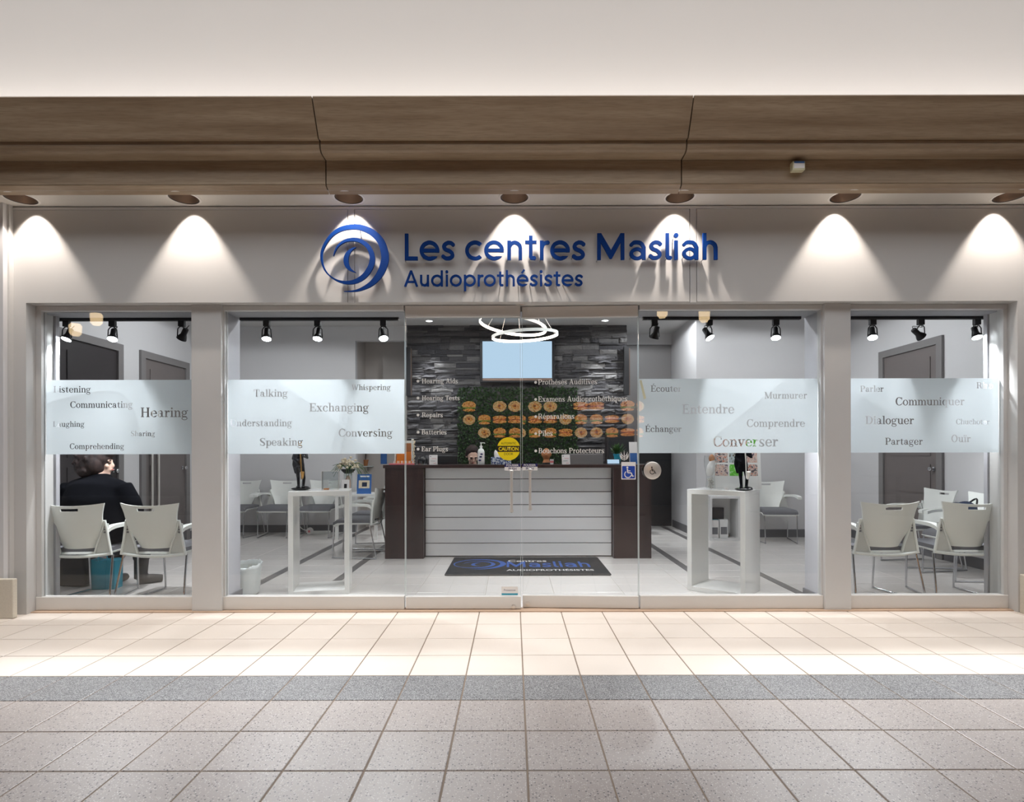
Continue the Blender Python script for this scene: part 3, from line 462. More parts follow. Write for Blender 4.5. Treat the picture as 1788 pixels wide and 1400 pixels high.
struct('trim_2', boxm('trim_2', 'threshold', LPI, -0.055, 0.0, RPI, 0.05, 0.008), 'thin brass-brown threshold strip under the glazing', 'trim')

# ------------------------------------------------------------------ shopfront glazing
GT = 2.268; GB = 0.109
def pane(name, x0, x1, z0, z1, y, parent, th=0.010):
    o = link(name, boxm(name, 'glass', x0, y, z0, x1, y + th, z1), parent); return o
def film(parent, x0, x1, words, y=0.0225):
    loops = [rrect(x0, PZ(791.5, 4.335), x1, PZ(661.5, 4.335))]
    for t, a, b, base in words:
        for ch, cs in word(SERIF, t, PX(a, 4.335), PX(b, 4.335), PZ(base - (a - 896) * 0.0021, 4.335)): loops += cs
    me = fill2d('frosted_film', loops, 'frosted', 0.0004); me.transform(Matrix.Translation((0, y + 0.014, 0)))
    return link('frosted_film', me, parent, label='frosted white film with cut-out words')
wins = [
 ('window_1', LPI + 0.001, -2.41, 'far left', [('Listening', 91.7, 156.6, 681.6), ('Communicating', 120.8, 230, 708.5), ('Hearing', 244.3, 327, 725.3), ('Laughing', 90.6, 145.4, 741.6), ('Sharing', 227, 269, 758.4), ('Comprehending', 119.7, 215, 780.7)]),
 ('window_2', -2.188, PX(705.5, 4.31), 'left of the entrance', [('Talking', 442, 501.5, 690.4), ('Whispering', 613.3, 681.7, 679.5), ('Exchanging', 539.8, 643.4, 716.7), ('Understanding', 400.7, 508.8, 742), ('Conversing', 590.6, 684.8, 760.9), ('Speaking', 452.8, 527.8, 776.2)]),
 ('window_3', PX(1117, 4.31), 2.337, 'right of the entrance', [('Écouter', 1137.3, 1191, 684.6), ('Murmurer', 1335.7, 1410.7, 697.5), ('Entendre', 1192.2, 1283.3, 723), ('Comprendre', 1305, 1407, 746.8), ('Échanger', 1127.5, 1191, 755), ('Converser', 1246, 1360, 781)]),
 ('window_4', 2.532, RPI - 0.001, 'far right', [('Parler', 1504, 1545, 686.2), ('Rire', 1707.6, 1736, 681.2), ('Communiquer', 1565.7, 1686.5, 710.2), ('Dialoguer', 1512.9, 1597.8, 743), ('Chuchoter', 1671.4, 1730.4, 743.8), ('Partager', 1547.7, 1613, 779), ('Ouïr', 1663, 1697, 774.9)]),
]
for nm, x0, x1, wh, words in wins:
    t = tag(empty(nm), 'tall shop window ' + wh + ' with a frosted band of cut-out words', 'window', None, 'structure')
    jl = 0.04 if nm == 'window_1' else 0.012; jr = 0.03 if nm == 'window_4' else 0.012
    if nm == 'window_2': jr = 0.0
    if nm == 'window_3': jl = 0.0
    bev(link('bottom_rail', boxm('bottom_rail', 'alu_bright', x0, -0.012, 0.009, x1, 0.05, GB), t), 0.003)
    bev(link('top_rail', boxm('top_rail', 'alu', x0, -0.005, GT, x1, 0.05, FB - 0.001), t), 0.003)
    if jl: link('jamb', boxm('jamb', 'alu', x0, -0.004, GB, x0 + jl, 0.05, GT), t)
    if jr: link('jamb', boxm('jamb', 'alu', x1 - jr, -0.004, GB, x1, 0.05, GT), t)
    pane('pane', x0 + jl, x1 - jr, GB - 0.01, GT + 0.01, 0.02, t)
    film(t, x0 + jl + 0.004, x1 - jr - 0.004, words)
    if nm == 'window_2': link('glass_edge', boxm('glass_edge', 'glass_edge', x1 + 0.0005, 0.019, GB, x1 + 0.004, 0.031, GT), t)
    if nm == 'window_3':
        link('glass_edge', boxm('glass_edge', 'glass_edge', x0 - 0.004, 0.019, GB, x0 - 0.0005, 0.031, GT), t)
        a = MB().prism([(PX(1118.5, 4.3), PZ(664, 4.3)), (PX(1122, 4.3), PZ(663, 4.3)), (PX(1130, 4.3), PZ(695, 4.3)), (PX(1126, 4.3), PZ(697, 4.3))], XZ, 0.0185, 0.0197)
        link('tape_strip', a.mesh('tape_strip', 'tape'), t)
mullions = [('trim_3', -2.411, -2.187, 'broad grey-beige post left of the second window'), ('trim_4', 2.336, 2.533, 'broad grey-beige post right of the third window')]
for nm, a, b, lab in mullions:
    bev(struct(nm, boxm(nm, 'alu', a, -0.035, 0.0, b, 0.055, FB - 0.001), lab, 'post'), 0.003)
# ------------------------------------------------------------------ entrance doors
def door(name, hinge, free, ang, lab, side):
    t = tag(empty(name, (hinge, 0.0, 0.0), ang), lab, 'door', None, 'structure'); w_ = free - hinge; s = 1 if w_ > 0 else -1; x0, x1 = sorted((0.003 * s, w_))
    bev(link('bottom_rail', boxm('bottom_rail', 'alu_bright', x0, -0.008, 0.012, x1, 0.042, 0.104), t), 0.003)
    bev(link('top_rail', boxm('top_rail', 'alu_bright', x0, -0.008, 2.216, x1, 0.042, 2.301), t), 0.003)
    pane('pane', x0, x1, 0.10, 2.22, 0.012, t)
    for e in (x0, x1): link('glass_edge', boxm('glass_edge', 'glass_edge', e - 0.001, 0.0115, 0.104, e + 0.001, 0.0225, 2.216), t)
    return t
HL, HR = PX(707.5, 4.31), PX(1115, 4.31); MIDL, MIDR = PX(909, 4.31), PX(912, 4.31)
dl = door('door_1', HL, MIDL, 0.0, 'left frameless glass entrance door with white English lettering', -1)
dr = door('door_2', HR, MIDR, R(-2.6), 'right frameless glass entrance door with white French lettering', 1)
def on_door(o, t, hinge): o.parent = t; o.location = (o.location[0] - hinge, o.location[1], o.location[2]); return o
GY = 0.0105
for t, hinge, bx, lines in ((dl, HL, 730, [('Hearing Aids', 736.9, 799.6, 668.9), ('Hearing Tests', 736.9, 802.7, 698.4), ('Repairs', 736.9, 773.2, 728), ('Batteries', 736.3, 779.7, 758.1), ('Ear Plugs', 736, 782, 787.6)]),
                            (dr, HR, 935.5, [('Prothèses Auditives', 940, 1043.3, 670.4), ('Examens Audioprothéthiques', 940, 1095.5, 700.5), ('Réparations', 940, 1003, 730.8), ('Pîles', 940, 965.2, 760.8), ('Bouchons Protecteurs', 940.4, 1055, 791.2)])):
    for s, a, b, base in lines:
        loops = []; d = 4.32
        for ch, cs in word(SERIF, s, PX(a, d), PX(b, d), PZ(base, d), 26, 1.08): loops += cs
        me = fill2d('lettering', loops, 'vinyl_white', 0.0006); on_door(link('lettering', me, None, (0, GY + 0.001, 0)), t, hinge)
        on_door(link('bullet', fill2d('bullet', [circ(PX(bx, d), PZ(base - 4, d), 0.0105, 20)], 'vinyl_white', 0.0006), None, (0, GY + 0.001, 0)), t, hinge)
for t, hinge, px, yt, yb in ((dl, HL, 893, 824, 893), (dr, HR, 926, 822, 890)):
    x = PX(px, 4.26); zt, zb = PZ(yt, 4.26), PZ(yb, 4.26); h = empty('handle', (x, 0, 0)); on_door(h, t, hinge)
    link('bar', MB().tube([(0, -0.05, zb - 0.004), (0, -0.052, zb + 0.02), (0, -0.052, zt - 0.02), (0, -0.05, zt + 0.004)], 0.0105, 14).mesh('bar', 'steel', 40), h)
    for z in (zt, zb): link('mount', MB().lathe([(0.016, 0.0), (0.016, 0.006), (0.010, 0.010), (0.010, 0.058)], 18, (0, 0.011, z), Matrix.Rotation(R(90), 3, 'X')).mesh('mount', 'steel', 40), h)
for t, hinge, px, py in ((dl, HL, 896, 1059), (dr, HR, 921, 1056)):
    on_door(link('lock', MB().lathe([(0.018, 0), (0.018, 0.004), (0.011, 0.007), (0.0, 0.007)], 20, (PX(px, 4.3), -0.008, PZ(py, 4.3)), Matrix.Rotation(R(90), 3, 'X')).mesh('lock', 'steel', 40)), t, hinge)
def sticker(t, hinge, name, loops, mat, label, bits=()):
    o = on_door(link(name, fill2d(name, loops, mat, 0.0006), None, (0, GY + 0.001, 0), label=label), t, hinge)
    for k, (nm, me, z) in enumerate(bits): b = link(nm, me, o); b.location = (0, -0.0008 - 0.0006 * z, 0)
    return o
def shifted(me, x, z): me.transform(Matrix.Translation((x, 0, z))); return me
def flat(name, loops, mat): return fill2d(name, loops, mat, 0.0005)
d = 4.32
cx, cz = PX(888, d), PZ(783.5, d); rr = 20.2 * d / F
mid = [(cx + rr * math.cos(a), cz + rr * math.sin(a)) for a in [R(k) for k in (-15, -7, 0, 8, 15)]] + [(cx + rr * math.cos(a), cz + rr * math.sin(a)) for a in [R(k) for k in (165, 172, 180, 187, 195)]]
sticker(dl, HL, 'caution_sticker', [circ(cx, cz, rr, 56)], 'yellow', 'round yellow automatic caution door sticker', [
    ('band', flat('band', [mid], 'black'), 0), ('lettering', shifted(textm('lettering', 'CAUTION', 'yellow', 1.72 * rr, 0.34 * rr, 0.03), cx, cz), 1),
    ('lettering', shifted(textm('lettering', 'AUTOMATIC', 'black', 1.3 * rr, 0.19 * rr), cx, cz + 0.48 * rr), 0), ('lettering', shifted(textm('lettering', 'DOOR', 'black', 0.78 * rr, 0.2 * rr), cx, cz - 0.44 * rr), 0)])
for t, hinge, a, b in ((dl, HL, 881, 908.5), (dr, HR, 911.5, 938.5)):
    x0, x1 = PX(a, d), PX(b, d); xm = (x0 + x1) / 2; z0, zm, z1 = PZ(821.5, d), PZ(815, d), PZ(809.5, d)
    sticker(t, hinge, 'push_sticker', [rrect(x0, z0, x1, z1)], 'paper', 'small white and navy push sticker', [
        ('band', flat('band', [rrect(x0, zm, x1, z1)], 'navy'), 0), ('lettering', shifted(textm('lettering', 'POUSSER', 'paper', 0.78 * (x1 - x0), 0.016, 0.02), xm, (zm + z1) / 2), 1),
        ('lettering', shifted(textm('lettering', 'PUSH', 'navy', 0.5 * (x1 - x0), 0.018, 0.02), xm, (zm + z0) / 2), 0)])
def wheelchair(x, z, s):
    K = [circ(x - 0.10 * s, z + 0.40 * s, 0.085 * s, 20), ribbon([(x - 0.10 * s, z + 0.29 * s, 0.11 * s), (x - 0.08 * s, z + 0.1 * s, 0.10 * s), (x - 0.06 * s, z - 0.04 * s, 0.10 * s)], 4),
         ribbon([(x - 0.06 * s, z - 0.03 * s, 0.10 * s), (x + 0.16 * s, z - 0.04 * s, 0.09 * s), (x + 0.23 * s, z - 0.08 * s, 0.09 * s), (x + 0.33 * s, z - 0.32 * s, 0.09 * s), (x + 0.43 * s, z - 0.28 * s, 0.06 * s)], 4),
         ribbon([(x - 0.07 * s, z + 0.13 * s, 0.07 * s), (x + 0.04 * s, z + 0.125 * s, 0.07 * s), (x + 0.15 * s, z + 0.12 * s, 0.07 * s)], 3)]
    K.append(ribbon([(x - 0.05 * s + 0.27 * s * math.cos(R(a)), z - 0.16 * s + 0.27 * s * math.sin(R(a)), 0.075 * s) for a in range(125, 346, 20)], 3))
    return K
def wheel_mesh(name, x, z, s, mat):
    mb = MB()
    for L in wheelchair(x, z, s): me = flat('k', [L], mat); mb.add([v.co for v in me.vertices], [tuple(p.vertices) for p in me.polygons])
    return mb.mesh(name, mat)
x0, x1, z0, z1 = PX(1085, d), PX(1110, d), PZ(837.5, d), PZ(807, d); xm = (x0 + x1) / 2
sticker(dr, HR, 'accessibility_sticker', [rrect(x0, z0, x1, z1, 0.003)], 'paper', 'blue and white wheelchair sticker', [
    ('field', flat('field', [rrect(x0 + 0.006, z0 + 0.008, x1 - 0.006, z1 - 0.030, 0.006)], 'iso_blue'), 0), ('symbol', wheel_mesh('symbol', xm, (z0 + z1) / 2 - 0.012, 0.092, 'paper'), 1)])
lf = []; lx, lz = PX(1090, d), PZ(796, d)
for sgn in (-1, 1):
    for k, (h, wd) in enumerate(((0.0, 0.036), (0.012, 0.034), (0.024, 0.026))):
        lf.append(ribbon([(lx, lz - 0.034 + h, 0.001), (lx + sgn * wd * 0.6, lz - 0.02 + h, 0.007), (lx + sgn * wd, lz + 0.006 + h, 0.001)], 5))
mb = MB()
for L in lf + [ribbon([(lx, lz - 0.036, 0.003), (lx, lz, 0.006), (lx, lz + 0.04, 0.001)], 5)]:
    me = flat('k', [L], 'vinyl_white'); mb.add([v.co for v in me.vertices], [tuple(p.vertices) for p in me.polygons])
on_door(link('leaf_emblem', mb.mesh('leaf_emblem', 'vinyl_white'), None, (0, GY, 0), label='small white leaf emblem'), dr, HR)
x0, x1, z0, z1 = PX(875, d), PX(904, d), PZ(1039, d), PZ(1024, d)
sticker(dl, HL, 'security_sticker', [rrect(x0, z0, x1, z1, 0.005)], 'paper', 'small pale green security sticker', [
    ('band', flat('band', [rrect(x0 + 0.001, z0 + 0.001, x1 - 0.001, z0 + 0.014, 0.004)], 'teal_bag'), 0), ('lettering', shifted(textm('lettering', 'Protectron', 'navy', 0.7 * (x1 - x0), 0.015), (x0 + x1) / 2, (z0 + z1) / 2 + 0.006), 0)])
link('hinge_bracket', MB().box(PX(902, 4.28), -0.03, 2.300, PX(917, 4.28), 0.0, 2.322).mesh('hinge_bracket', 'steel'), dl, (-HL, 0, 0))
# push button on the glass of the third window
bt = thing('door_button', 'round steel push button with wheelchair symbol on the glass', 'button', (PX(1140, 4.27), 0.019, PZ(822, 4.27)))
rot = Matrix.Rotation(R(90), 3, 'X')
link('housing', MB().lathe([(0.068, 0.0), (0.070, 0.004), (0.070, 0.016), (0.066, 0.018), (0.066, 0.026), (0.070, 0.028), (0.070, 0.038), (0.064, 0.042)], 36, (0, 0, 0), rot).mesh('housing', 'black_gloss', 40), bt)
link('plate', MB().lathe([(0.064, 0.042), (0.066, 0.046), (0.060, 0.050), (0.0, 0.050)], 36, (0, 0, 0), rot).mesh('plate', 'steel', 40), bt)
link('symbol', wheel_mesh('symbol', 0, 0, 0.062, 'black'), bt, (0, -0.0506, 0))

# ------------------------------------------------------------------ sign on the fascia
SY = -0.128
sg = thing('shop_sign', 'raised blue letters and swirl logo on the off-white fascia', 'sign', (0, SY, 0))
d = 4.20
def letters(txt, a, b, base, sp, depth):
    for ch, cs in word(SANS, txt, PX(a, d), PX(b, d), PZ(base, d), sp):
        me = fill2d('letter', cs, 'sign_blue', depth); o = link('letter', me, sg, (0, 0.008, 0))
        xs = [p[0] for c in cs for p in c]; zs = [p[1] for c in cs for p in c]
        q = max(cs, key=len)[0]
        link('pin', MB().tube([(q[0], 0, q[1]), (q[0], 0.031, q[1])], 0.003, 6).mesh('pin', 'pin'), o)
letters('Les centres Masliah', 708.5, 1252, 455.6, 22, 0.014)
letters('Audioprothésistes', 707, 1018, 501, 22, 0.010)
SW = [(295,703,2),(360,702,10),(430,688,22),(520,640,40),(590,560,55),(626,470,62),(630,400,62),(600,300,58),(530,225,52),(440,184,46),(370,177,42),(280,192,36),(200,240,28),(140,320,22),(112,400,18),(120,480,14),(150,545,12),(200,592,12),(260,622,18),(330,632,27),(400,618,36),(465,575,42),(510,510,44),(528,450,44),(520,390,40),(490,335,36),(440,297,32),(380,280,28),(310,290,22),(255,325,16),(225,370,10),(210,415,4)]
SI = [(395,343,2),(358,362,18),(325,400,34),(313,445,40),(320,490,36),(347,525,22),(395,552,2)]
def sw(pts, fx, fz, k): return [(fx(x), fz(y), w_ * k) for x, y, w_ in pts]
fx = lambda x: PX(540 + x * 0.2125, d); fz = lambda y: PZ(360 + y * 0.2125, d); kk = 0.2125 * d / F
for nm, pts in (('logo_swirl', SW), ('logo_crescent', SI)):
    L = ribbon(sw(pts, fx, fz, kk), 6); n2 = len(L) // 2; mb = MB()
    for q in range(n2 - 1):
        A, B, Cc, Dd = L[q], L[q + 1], L[-2 - q], L[-1 - q]
        f0 = [(p[0], -0.008, p[1]) for p in (A, B, Cc, Dd)]; f1 = [(p[0], 0.008, p[1]) for p in (A, B, Cc, Dd)]
        mb.add(f0 + f1, [(0, 1, 2, 3), (7, 6, 5, 4), (0, 4, 5, 1), (3, 2, 6, 7)])
    o = link(nm, mb.mesh(nm, 'sign_blue'), sg)
    for k in (0.3, 0.6):
        q = L[int(n2 * k)]; q2 = L[-1 - int(n2 * k)]; c = ((q[0] + q2[0]) / 2, (q[1] + q2[1]) / 2)
        link('pin', MB().tube([(c[0], 0.006, c[1]), (c[0], 0.038, c[1])], 0.003, 6).mesh('pin', 'pin'), o)
sb = thing('sensor_box', 'small beige sensor box with blue and white label on the cornice', 'sensor', (PX(1397, 3.88), -0.38, PZ(297, 3.88)))
bev(link('body', boxm('body', 'terracotta' if 0 else 'tape', -0.042, -0.045, 0.0, 0.042, 0.0, 0.062), sb), 0.004)
link('label', boxm('label', 'paper', -0.034, -0.0465, 0.012, 0.036, -0.0455, 0.058), sb); link('label', boxm('label', 'blue_print', -0.034, -0.048, 0.046, 0.036, -0.0468, 0.058), sb)

# ------------------------------------------------------------------ shop interior shell
XL, XR, CZ = -4.53, 4.75, 3.12; YB = YD(8.65); YR = YD(8.03); XC = 2.58; XS0, XS1 = -1.60, 1.72
cf = struct('floor_shop', boxm('floor_shop', 'grout_light', XL - 0.1, 0.05, -0.06, XR + 0.1, 5.2, -0.003), 'cream rectangular floor tiles with dark grey strips inside the shop', 'floor')
cols = [(-4.53, -4.09), (-4.09, -3.50), (-3.50, -2.96), (-2.96, -2.375), ('s', -2.375, -2.29), (-2.29, -1.69), ('s', -1.69, -1.61), (-1.61, -1.41), (-1.41, -0.824), (-0.824, -0.238),
        (-0.238, 0.343), (0.343, 0.934), (0.934, 1.52), (1.52, 1.74), ('s', 1.74, 1.82), (1.82, 2.38), ('s', 2.38, 2.46), (2.46, 3.05), (3.05, 3.64), (3.64, 4.22), (4.22, 4.75)]
rows = [0.055] + [0.25 + 0.3 * k for k in range(17)]
cache = {}
rest = MB()
for c in cols:
    if c[0] == 's':
        link('floor_strip', boxm('floor_strip', 'strip_dark', c[1] + 0.001, 0.055, -0.003, c[2] - 0.001, 5.1, 0.0), cf); continue
    for a, b in zip(rows[:-1], rows[1:]):
        b = min(b, 5.1); key = (round(c[1] - c[0], 3), round(b - a, 3))
        if b > 4.9 or (b > 3.2 and XS0 < (c[0] + c[1]) / 2 < XS1): rest.box(c[0] + 0.002, a + 0.002, -0.003, c[1] - 0.002, b - 0.002, 0.0); continue
        if key not in cache: cache[key] = tile_mesh('shop_tile', 'tile_shop', key[0], key[1], 0.0018)
        link('tile', cache[key], cf, ((c[0] + c[1]) / 2, (a + b) / 2, 0))
o = link('tile_field', rest.mesh('tile_field_shop', 'tile_shop'), cf); o['kind'] = 'stuff'
ce = MB(); DLX = [(-1.22, YD(8.32)), (1.345, YD(8.32))]; INDOOR_FILL = [(-3.3, 2.4), (-1.2, 1.2), (1.2, 1.2), (3.4, 2.2), (-0.5, 2.75), (2.1, 3.6)]  # second list: unseen ceiling lamps added to brighten the shop
cm = fill2d('ceiling_shop', [rrect(XL - 0.1, 0.0, XR + 0.1, 5.2)] + [circ(x, y, 0.05, 24) for x, y in DLX + INDOOR_FILL], 'paint_ceiling', 0.006)
cm.transform(Matrix.Rotation(R(-90), 4, 'X')); zs = [v.co.z for v in cm.vertices]; cm.transform(Matrix.Translation((0, 0, CZ - min(zs)))); cm.update()
struct('ceiling_shop', cm, 'flat grey-white ceiling inside the shop with small downlights', 'ceiling')
struct('ceiling_cap', boxm('ceiling_cap', 'paint_ceiling', XL - 0.3, -0.05, CZ + 0.12, XR + 0.3, 5.4, CZ + 0.2), 'slab above the shop ceiling', 'ceiling')
for i, (x, y) in enumerate(DLX + INDOOR_FILL):
    lab = ('small white downlight above the left of the stone wall', 'small white downlight above the right of the stone wall')[i] if i < 2 else 'added unseen fill lamp in the shop ceiling beside no wall'
    t = thing('recessed_light', (lab if i < 2 else 'added unseen fill lamp in the shop ceiling ' + ('above the left waiting area', 'left of the ring lights near the entrance', 'right of the ring lights near the entrance', 'above the right waiting area', 'above the receptionist', 'above the dark doorway')[i - 2]), 'downlight', (x, y, CZ), 0, 'shop ceiling downlights')
    link('trim_ring', MB().lathe([(0.049, 0.0), (0.05, -0.003), (0.062, -0.002), (0.063, 0.0)], 28).mesh('trim_ring', 'trim_white', 40), t)
    link('reflector', MB().lathe([(0.0495, 0.0), (0.04, 0.05)], 28).mesh('reflector', 'alu', 180), t)
    link('lamp', MB().lathe([(0.0, 0.048), (0.04, 0.048)], 24).mesh('lamp', 'lamp_white'), t)
    s = spot('beam', (0, 0, 0.04 if i < 2 else -0.004), (0, 0.06 if i < 2 else 0, -3), INDOOR * (13.0 if i < 2 else 5.0), 58 if i < 2 else 170, 0.5 if i < 2 else 0.15, (0.95, 0.97, 1.0), None, 0.03); s.parent = t
def base(name, parent, *a): link('baseboard', boxm('baseboard', 'baseboard', *a), parent)
wl = struct('wall_left', boxm('wall_left', 'paint_wall', XL - 0.1, 0.05, 0.0, XL, 5.2, CZ), 'white left side wall of the shop with two dark doors')
wr = struct('wall_right', boxm('wall_right', 'paint_wall', XR, 0.05, 0.0, XR + 0.1, 5.2, CZ), 'white right side wall of the shop with a grey panel door')
RX0, RX1 = -2.39, XS0
wb = MB(); wb.box(XL, YB, 0, RX0, YB + 0.1, CZ); wb.box(RX0, YB, 2.90, RX1, YB + 0.1, CZ)
wbo = struct('wall_back', wb.mesh('wall_back', 'paint_wall'), 'white back wall on the left behind the row of chairs')
base('b', wbo, XL, YB - 0.012, 0, RX0, YB, 0.11)
ws = MB(); ws.box(RX0 - 0.1, YB + 0.1, 0, RX0, YB + 0.6, CZ); ws.box(RX0 - 0.1, YB + 0.6, 0, RX1, YB + 0.7, CZ)
struct('wall_recess', ws.mesh('wall_recess', 'paint_beige'), 'beige recess in the back wall beside the stone wall')
wf = struct('wall_right_back', boxm('wall_right_back', 'paint_wall', XC, YR, 0, XR, 5.2, CZ), 'white wall behind the chair on the right side')
base('b', wf, XC - 0.012, YR - 0.012, 0, XR, YR, 0.11); base('b', wf, XC - 0.012, YR, 0, XC, 4.9, 0.11)
wc = MB(); wc.box(XS1 + 0.02, 4.95, 2.95, XC, 5.05, CZ); wc.box(XS1 + 0.02, 4.95, 0, 1.80, 5.05, 2.95)
struct('wall_corridor', wc.mesh('wall_corridor', 'paint_wall'), 'white wall around the dark doorway at the back right')
dd = tag(empty('door_3', (2.19, 4.98, 0)), 'dark doorway at the back right beside the counter', 'door', None, 'structure')
link('reflection_panel', boxm('reflection_panel', 'door_frame', -0.385, 0, 1.25, 0.385, 0.03, 2.945), dd); link('lower_panel', boxm('lower_panel', 'black', -0.385, 0, 0.0, 0.385, 0.03, 1.248), dd)  # the upper half's paler grey paints in a reflection
base('b', wr, XR - 0.012, 0.05, 0, XR, YR, 0.11); base('b', wl, XL, 0.05, 0, XL + 0.012, YB, 0.11)
# returns and header behind the glazing
hd = struct('wall_header', boxm('wall_header', 'header_grey', LPI - 0.9, 0.055, GT, RPI + 1.0, 0.27, CZ), 'grey header beam behind the top of the shop windows')
for nm, a, b, lab in (('wall_return_left', XL, -3.585, 'grey wall return beside the far left window'), ('wall_post_left', -2.405, -2.192, 'grey wall return behind the left broad post'),
                      ('wall_post_right', 2.341, 2.528, 'grey wall return behind the right broad post'), ('wall_return_right', 3.72, XR, 'grey wall return beside the far right window')):
    o = struct(nm, boxm(nm, 'grey_return', a, 0.056 if 'post' in nm else 0.165, 0, b, 0.27 if 'post' in nm else 0.20, GT - 0.001), lab)
    if 'post' in nm: base('b', o, a - 0.012, 0.056, 0, b + 0.012, 0.282, 0.10)
# panel doors on the side walls
def side_door(name, x, sgn, y0, y1, z1, dark, lab, knob):
    t = tag(empty(name, (x, y0, 0)), lab, 'door', None, 'structure'); L = y1 - y0; fw = 0.085; s = sgn
    fm = 'door_frame'
    def bx(nm, mat, a, b, c, d_, p=t): 
        xs = sorted((s * a[0], s * a[1])); return link(nm, boxm(nm, mat, xs[0], b, c, xs[1], d_[0], d_[1]), p)
    bx('jamb', fm, (0, 0.03), 0, 0, (fw, z1)); bx('jamb', fm, (0, 0.03), L - fw, 0, (L, z1)); bx('head', fm, (0, 0.03), fw, z1 - fw, (L - fw, z1))
    lf_ = bx('leaf', 'door_dark' if dark else 'door_grey', (0.001, 0.008), fw, 0.005, (L - fw, z1 - fw))
    for za, zb in ((0.12, 0.62), (0.72, 1.05), (1.15, 1.62), (1.72, z1 - fw - 0.12)):
        e = bx('panel', 'door_dark' if dark else 'door_grey', (0.008, 0.016), fw + 0.11, za, (L - fw - 0.11, zb)); e.parent = lf_; e.matrix_parent_inverse = Matrix.Identity(4)
    ky = fw + 0.06 if knob == 'near' else L - fw - 0.06
    k = link('knob', MB().lathe([(0.024, 0), (0.024, 0.006), (0.009, 0.01), (0.009, 0.03), (0.024, 0.04), (0.026, 0.052), (0.018, 0.062), (0, 0.064)], 18, (s * 0.008, ky, 1.0), Matrix.Rotation(R(90 * s), 3, 'Y')).mesh('knob', 'chrome', 50), t)
    return t
def dL(px): return YD(F * -XL / (896 - px))
def dR(px): return YD(F * XR / (px - 896))
side_door('door_4', XL, 1, dL(88), dL(212), 2.45, True, 'dark brown door on the left wall behind the seated person', 'far')
d5 = side_door('door_5', XL, 1, dL(243), dL(328), 2.45, False, 'grey panelled door on the left wall with steel bars shaped as its frame edge highlights', 'far')
side_door('door_6', XR, -1, dR(1649), dR(1538), 2.48, False, 'grey panelled door on the right wall with steel knob', 'near')
for yy in (0.17, 0.30): link('edge_highlight', MB().tube([(0.05, yy, 0.35), (0.05, yy, 1.75)], 0.014, 10).mesh('edge_highlight', 'steel', 50), d5)  # steel bars stand in for bright highlights on the door frame edges
wp = thing('notice_panel', 'narrow dark panel on the wall at the far right window edge', 'panel', (XR - 0.001, dR(1738), 0))
link('board', boxm('board', 'door_dark', -0.03, -0.25, 0.0, 0, 0.0, 1.75), wp); link('light_switch', boxm('light_switch', 'white_plastic', -0.04, -0.14, 1.02, -0.0305, -0.02, 1.14), wp)

# ------------------------------------------------------------------ stone wall, moss panel, television
sw_ = struct('wall_stone', boxm('wall_stone', 'black', XS0, YB - 0.02, 0, XS1, YB + 0.1, CZ), 'dark stacked ledgestone wall behind the reception counter')
def rough_box(seed, k):
    r_ = random.Random(seed); mb = MB(); nx, nz = 4, 2; v = []
    for j in range(nz + 1):
        for i in range(nx + 1):
            e = (i in (0, nx)) or (j in (0, nz)); v.append((i / nx - 0.5, -(0.55 if e else 0.75) - 0.45 * r_.random(), j / nz - 0.5))
    f = [(j * (nx + 1) + i, j * (nx + 1) + i + 1, (j + 1) * (nx + 1) + i + 1, (j + 1) * (nx + 1) + i) for j in range(nz) for i in range(nx)]
    ring_ = [i for i in range(nx + 1)] + [nx + (nx + 1) * j for j in range(1, nz + 1)] + [nz * (nx + 1) + i for i in range(nx - 1, -1, -1)] + [(nx + 1) * j for j in range(nz - 1, 0, -1)]
    o0 = len(v); v += [(v[i][0], 0.0, v[i][2]) for i in ring_]; n = len(ring_)
    f += [(ring_[(q + 1) % n], ring_[q], o0 + q, o0 + (q + 1) % n) for q in range(n)]
    mb.add(v, f); return mb
RB = [rough_box(s, 0) for s in range(6)]; RM = [m.mesh('ledgestone', 'stone') for m in RB]
z = 0.0; stones = []
while z < CZ - 0.01:
    h = min(rnd.choice((0.034, 0.045, 0.055, 0.068)), CZ - z); x = XS0
    while x < XS1 - 0.005:
        l = rnd.uniform(0.13, 0.42)
        if XS1 - x - l < 0.1: l = XS1 - x
        stones.append((x + l / 2, z + h / 2, l, h, rnd.uniform(0.010, 0.058), rnd.randrange(6))); x += l
    z += h
def seen(s):
    x, zz = s[0], s[1]
    if zz < 1.08: return False
    if -0.80 < x < 0.94 and zz < 2.14: return False
    if -0.47 < x < 0.6 and 2.28 < zz < 2.86: return False
    return True
vis = sorted([s for s in stones if seen(s)], key=lambda s: -s[2] * s[3]); top = vis[:300]; ids = set(id(s) for s in top); rest = MB()
for s in stones:
    x, zz, l, h, dp, q = s
    if id(s) in ids:
        o = link('ledgestone', RM[q], sw_, (x, YB - 0.02, zz)); o.scale = (l - 0.003, dp, h - 0.003)
    else:
        m = RB[q]; rest.add([(x + v[0] * (l - 0.003), YB - 0.02 + v[1] * dp, zz + v[2] * (h - 0.003)) for v in m.v], m.f)
o = link('ledgestone_field', rest.mesh('ledgestone_field', 'stone'), sw_); o['kind'] = 'stuff'
mx0, mx1, mz0, mz1, my = -0.824, 0.961, 0.75, 2.169, YB - 0.112
ms = thing('moss_panel', 'dark green living moss panel on the stone wall under the television', 'moss panel', (0, my, 0))
link('backing', boxm('backing', 'black', mx0, -0.01, mz0, mx1, 0.012, mz1), ms)
mm = MB(); r2 = random.Random(3)
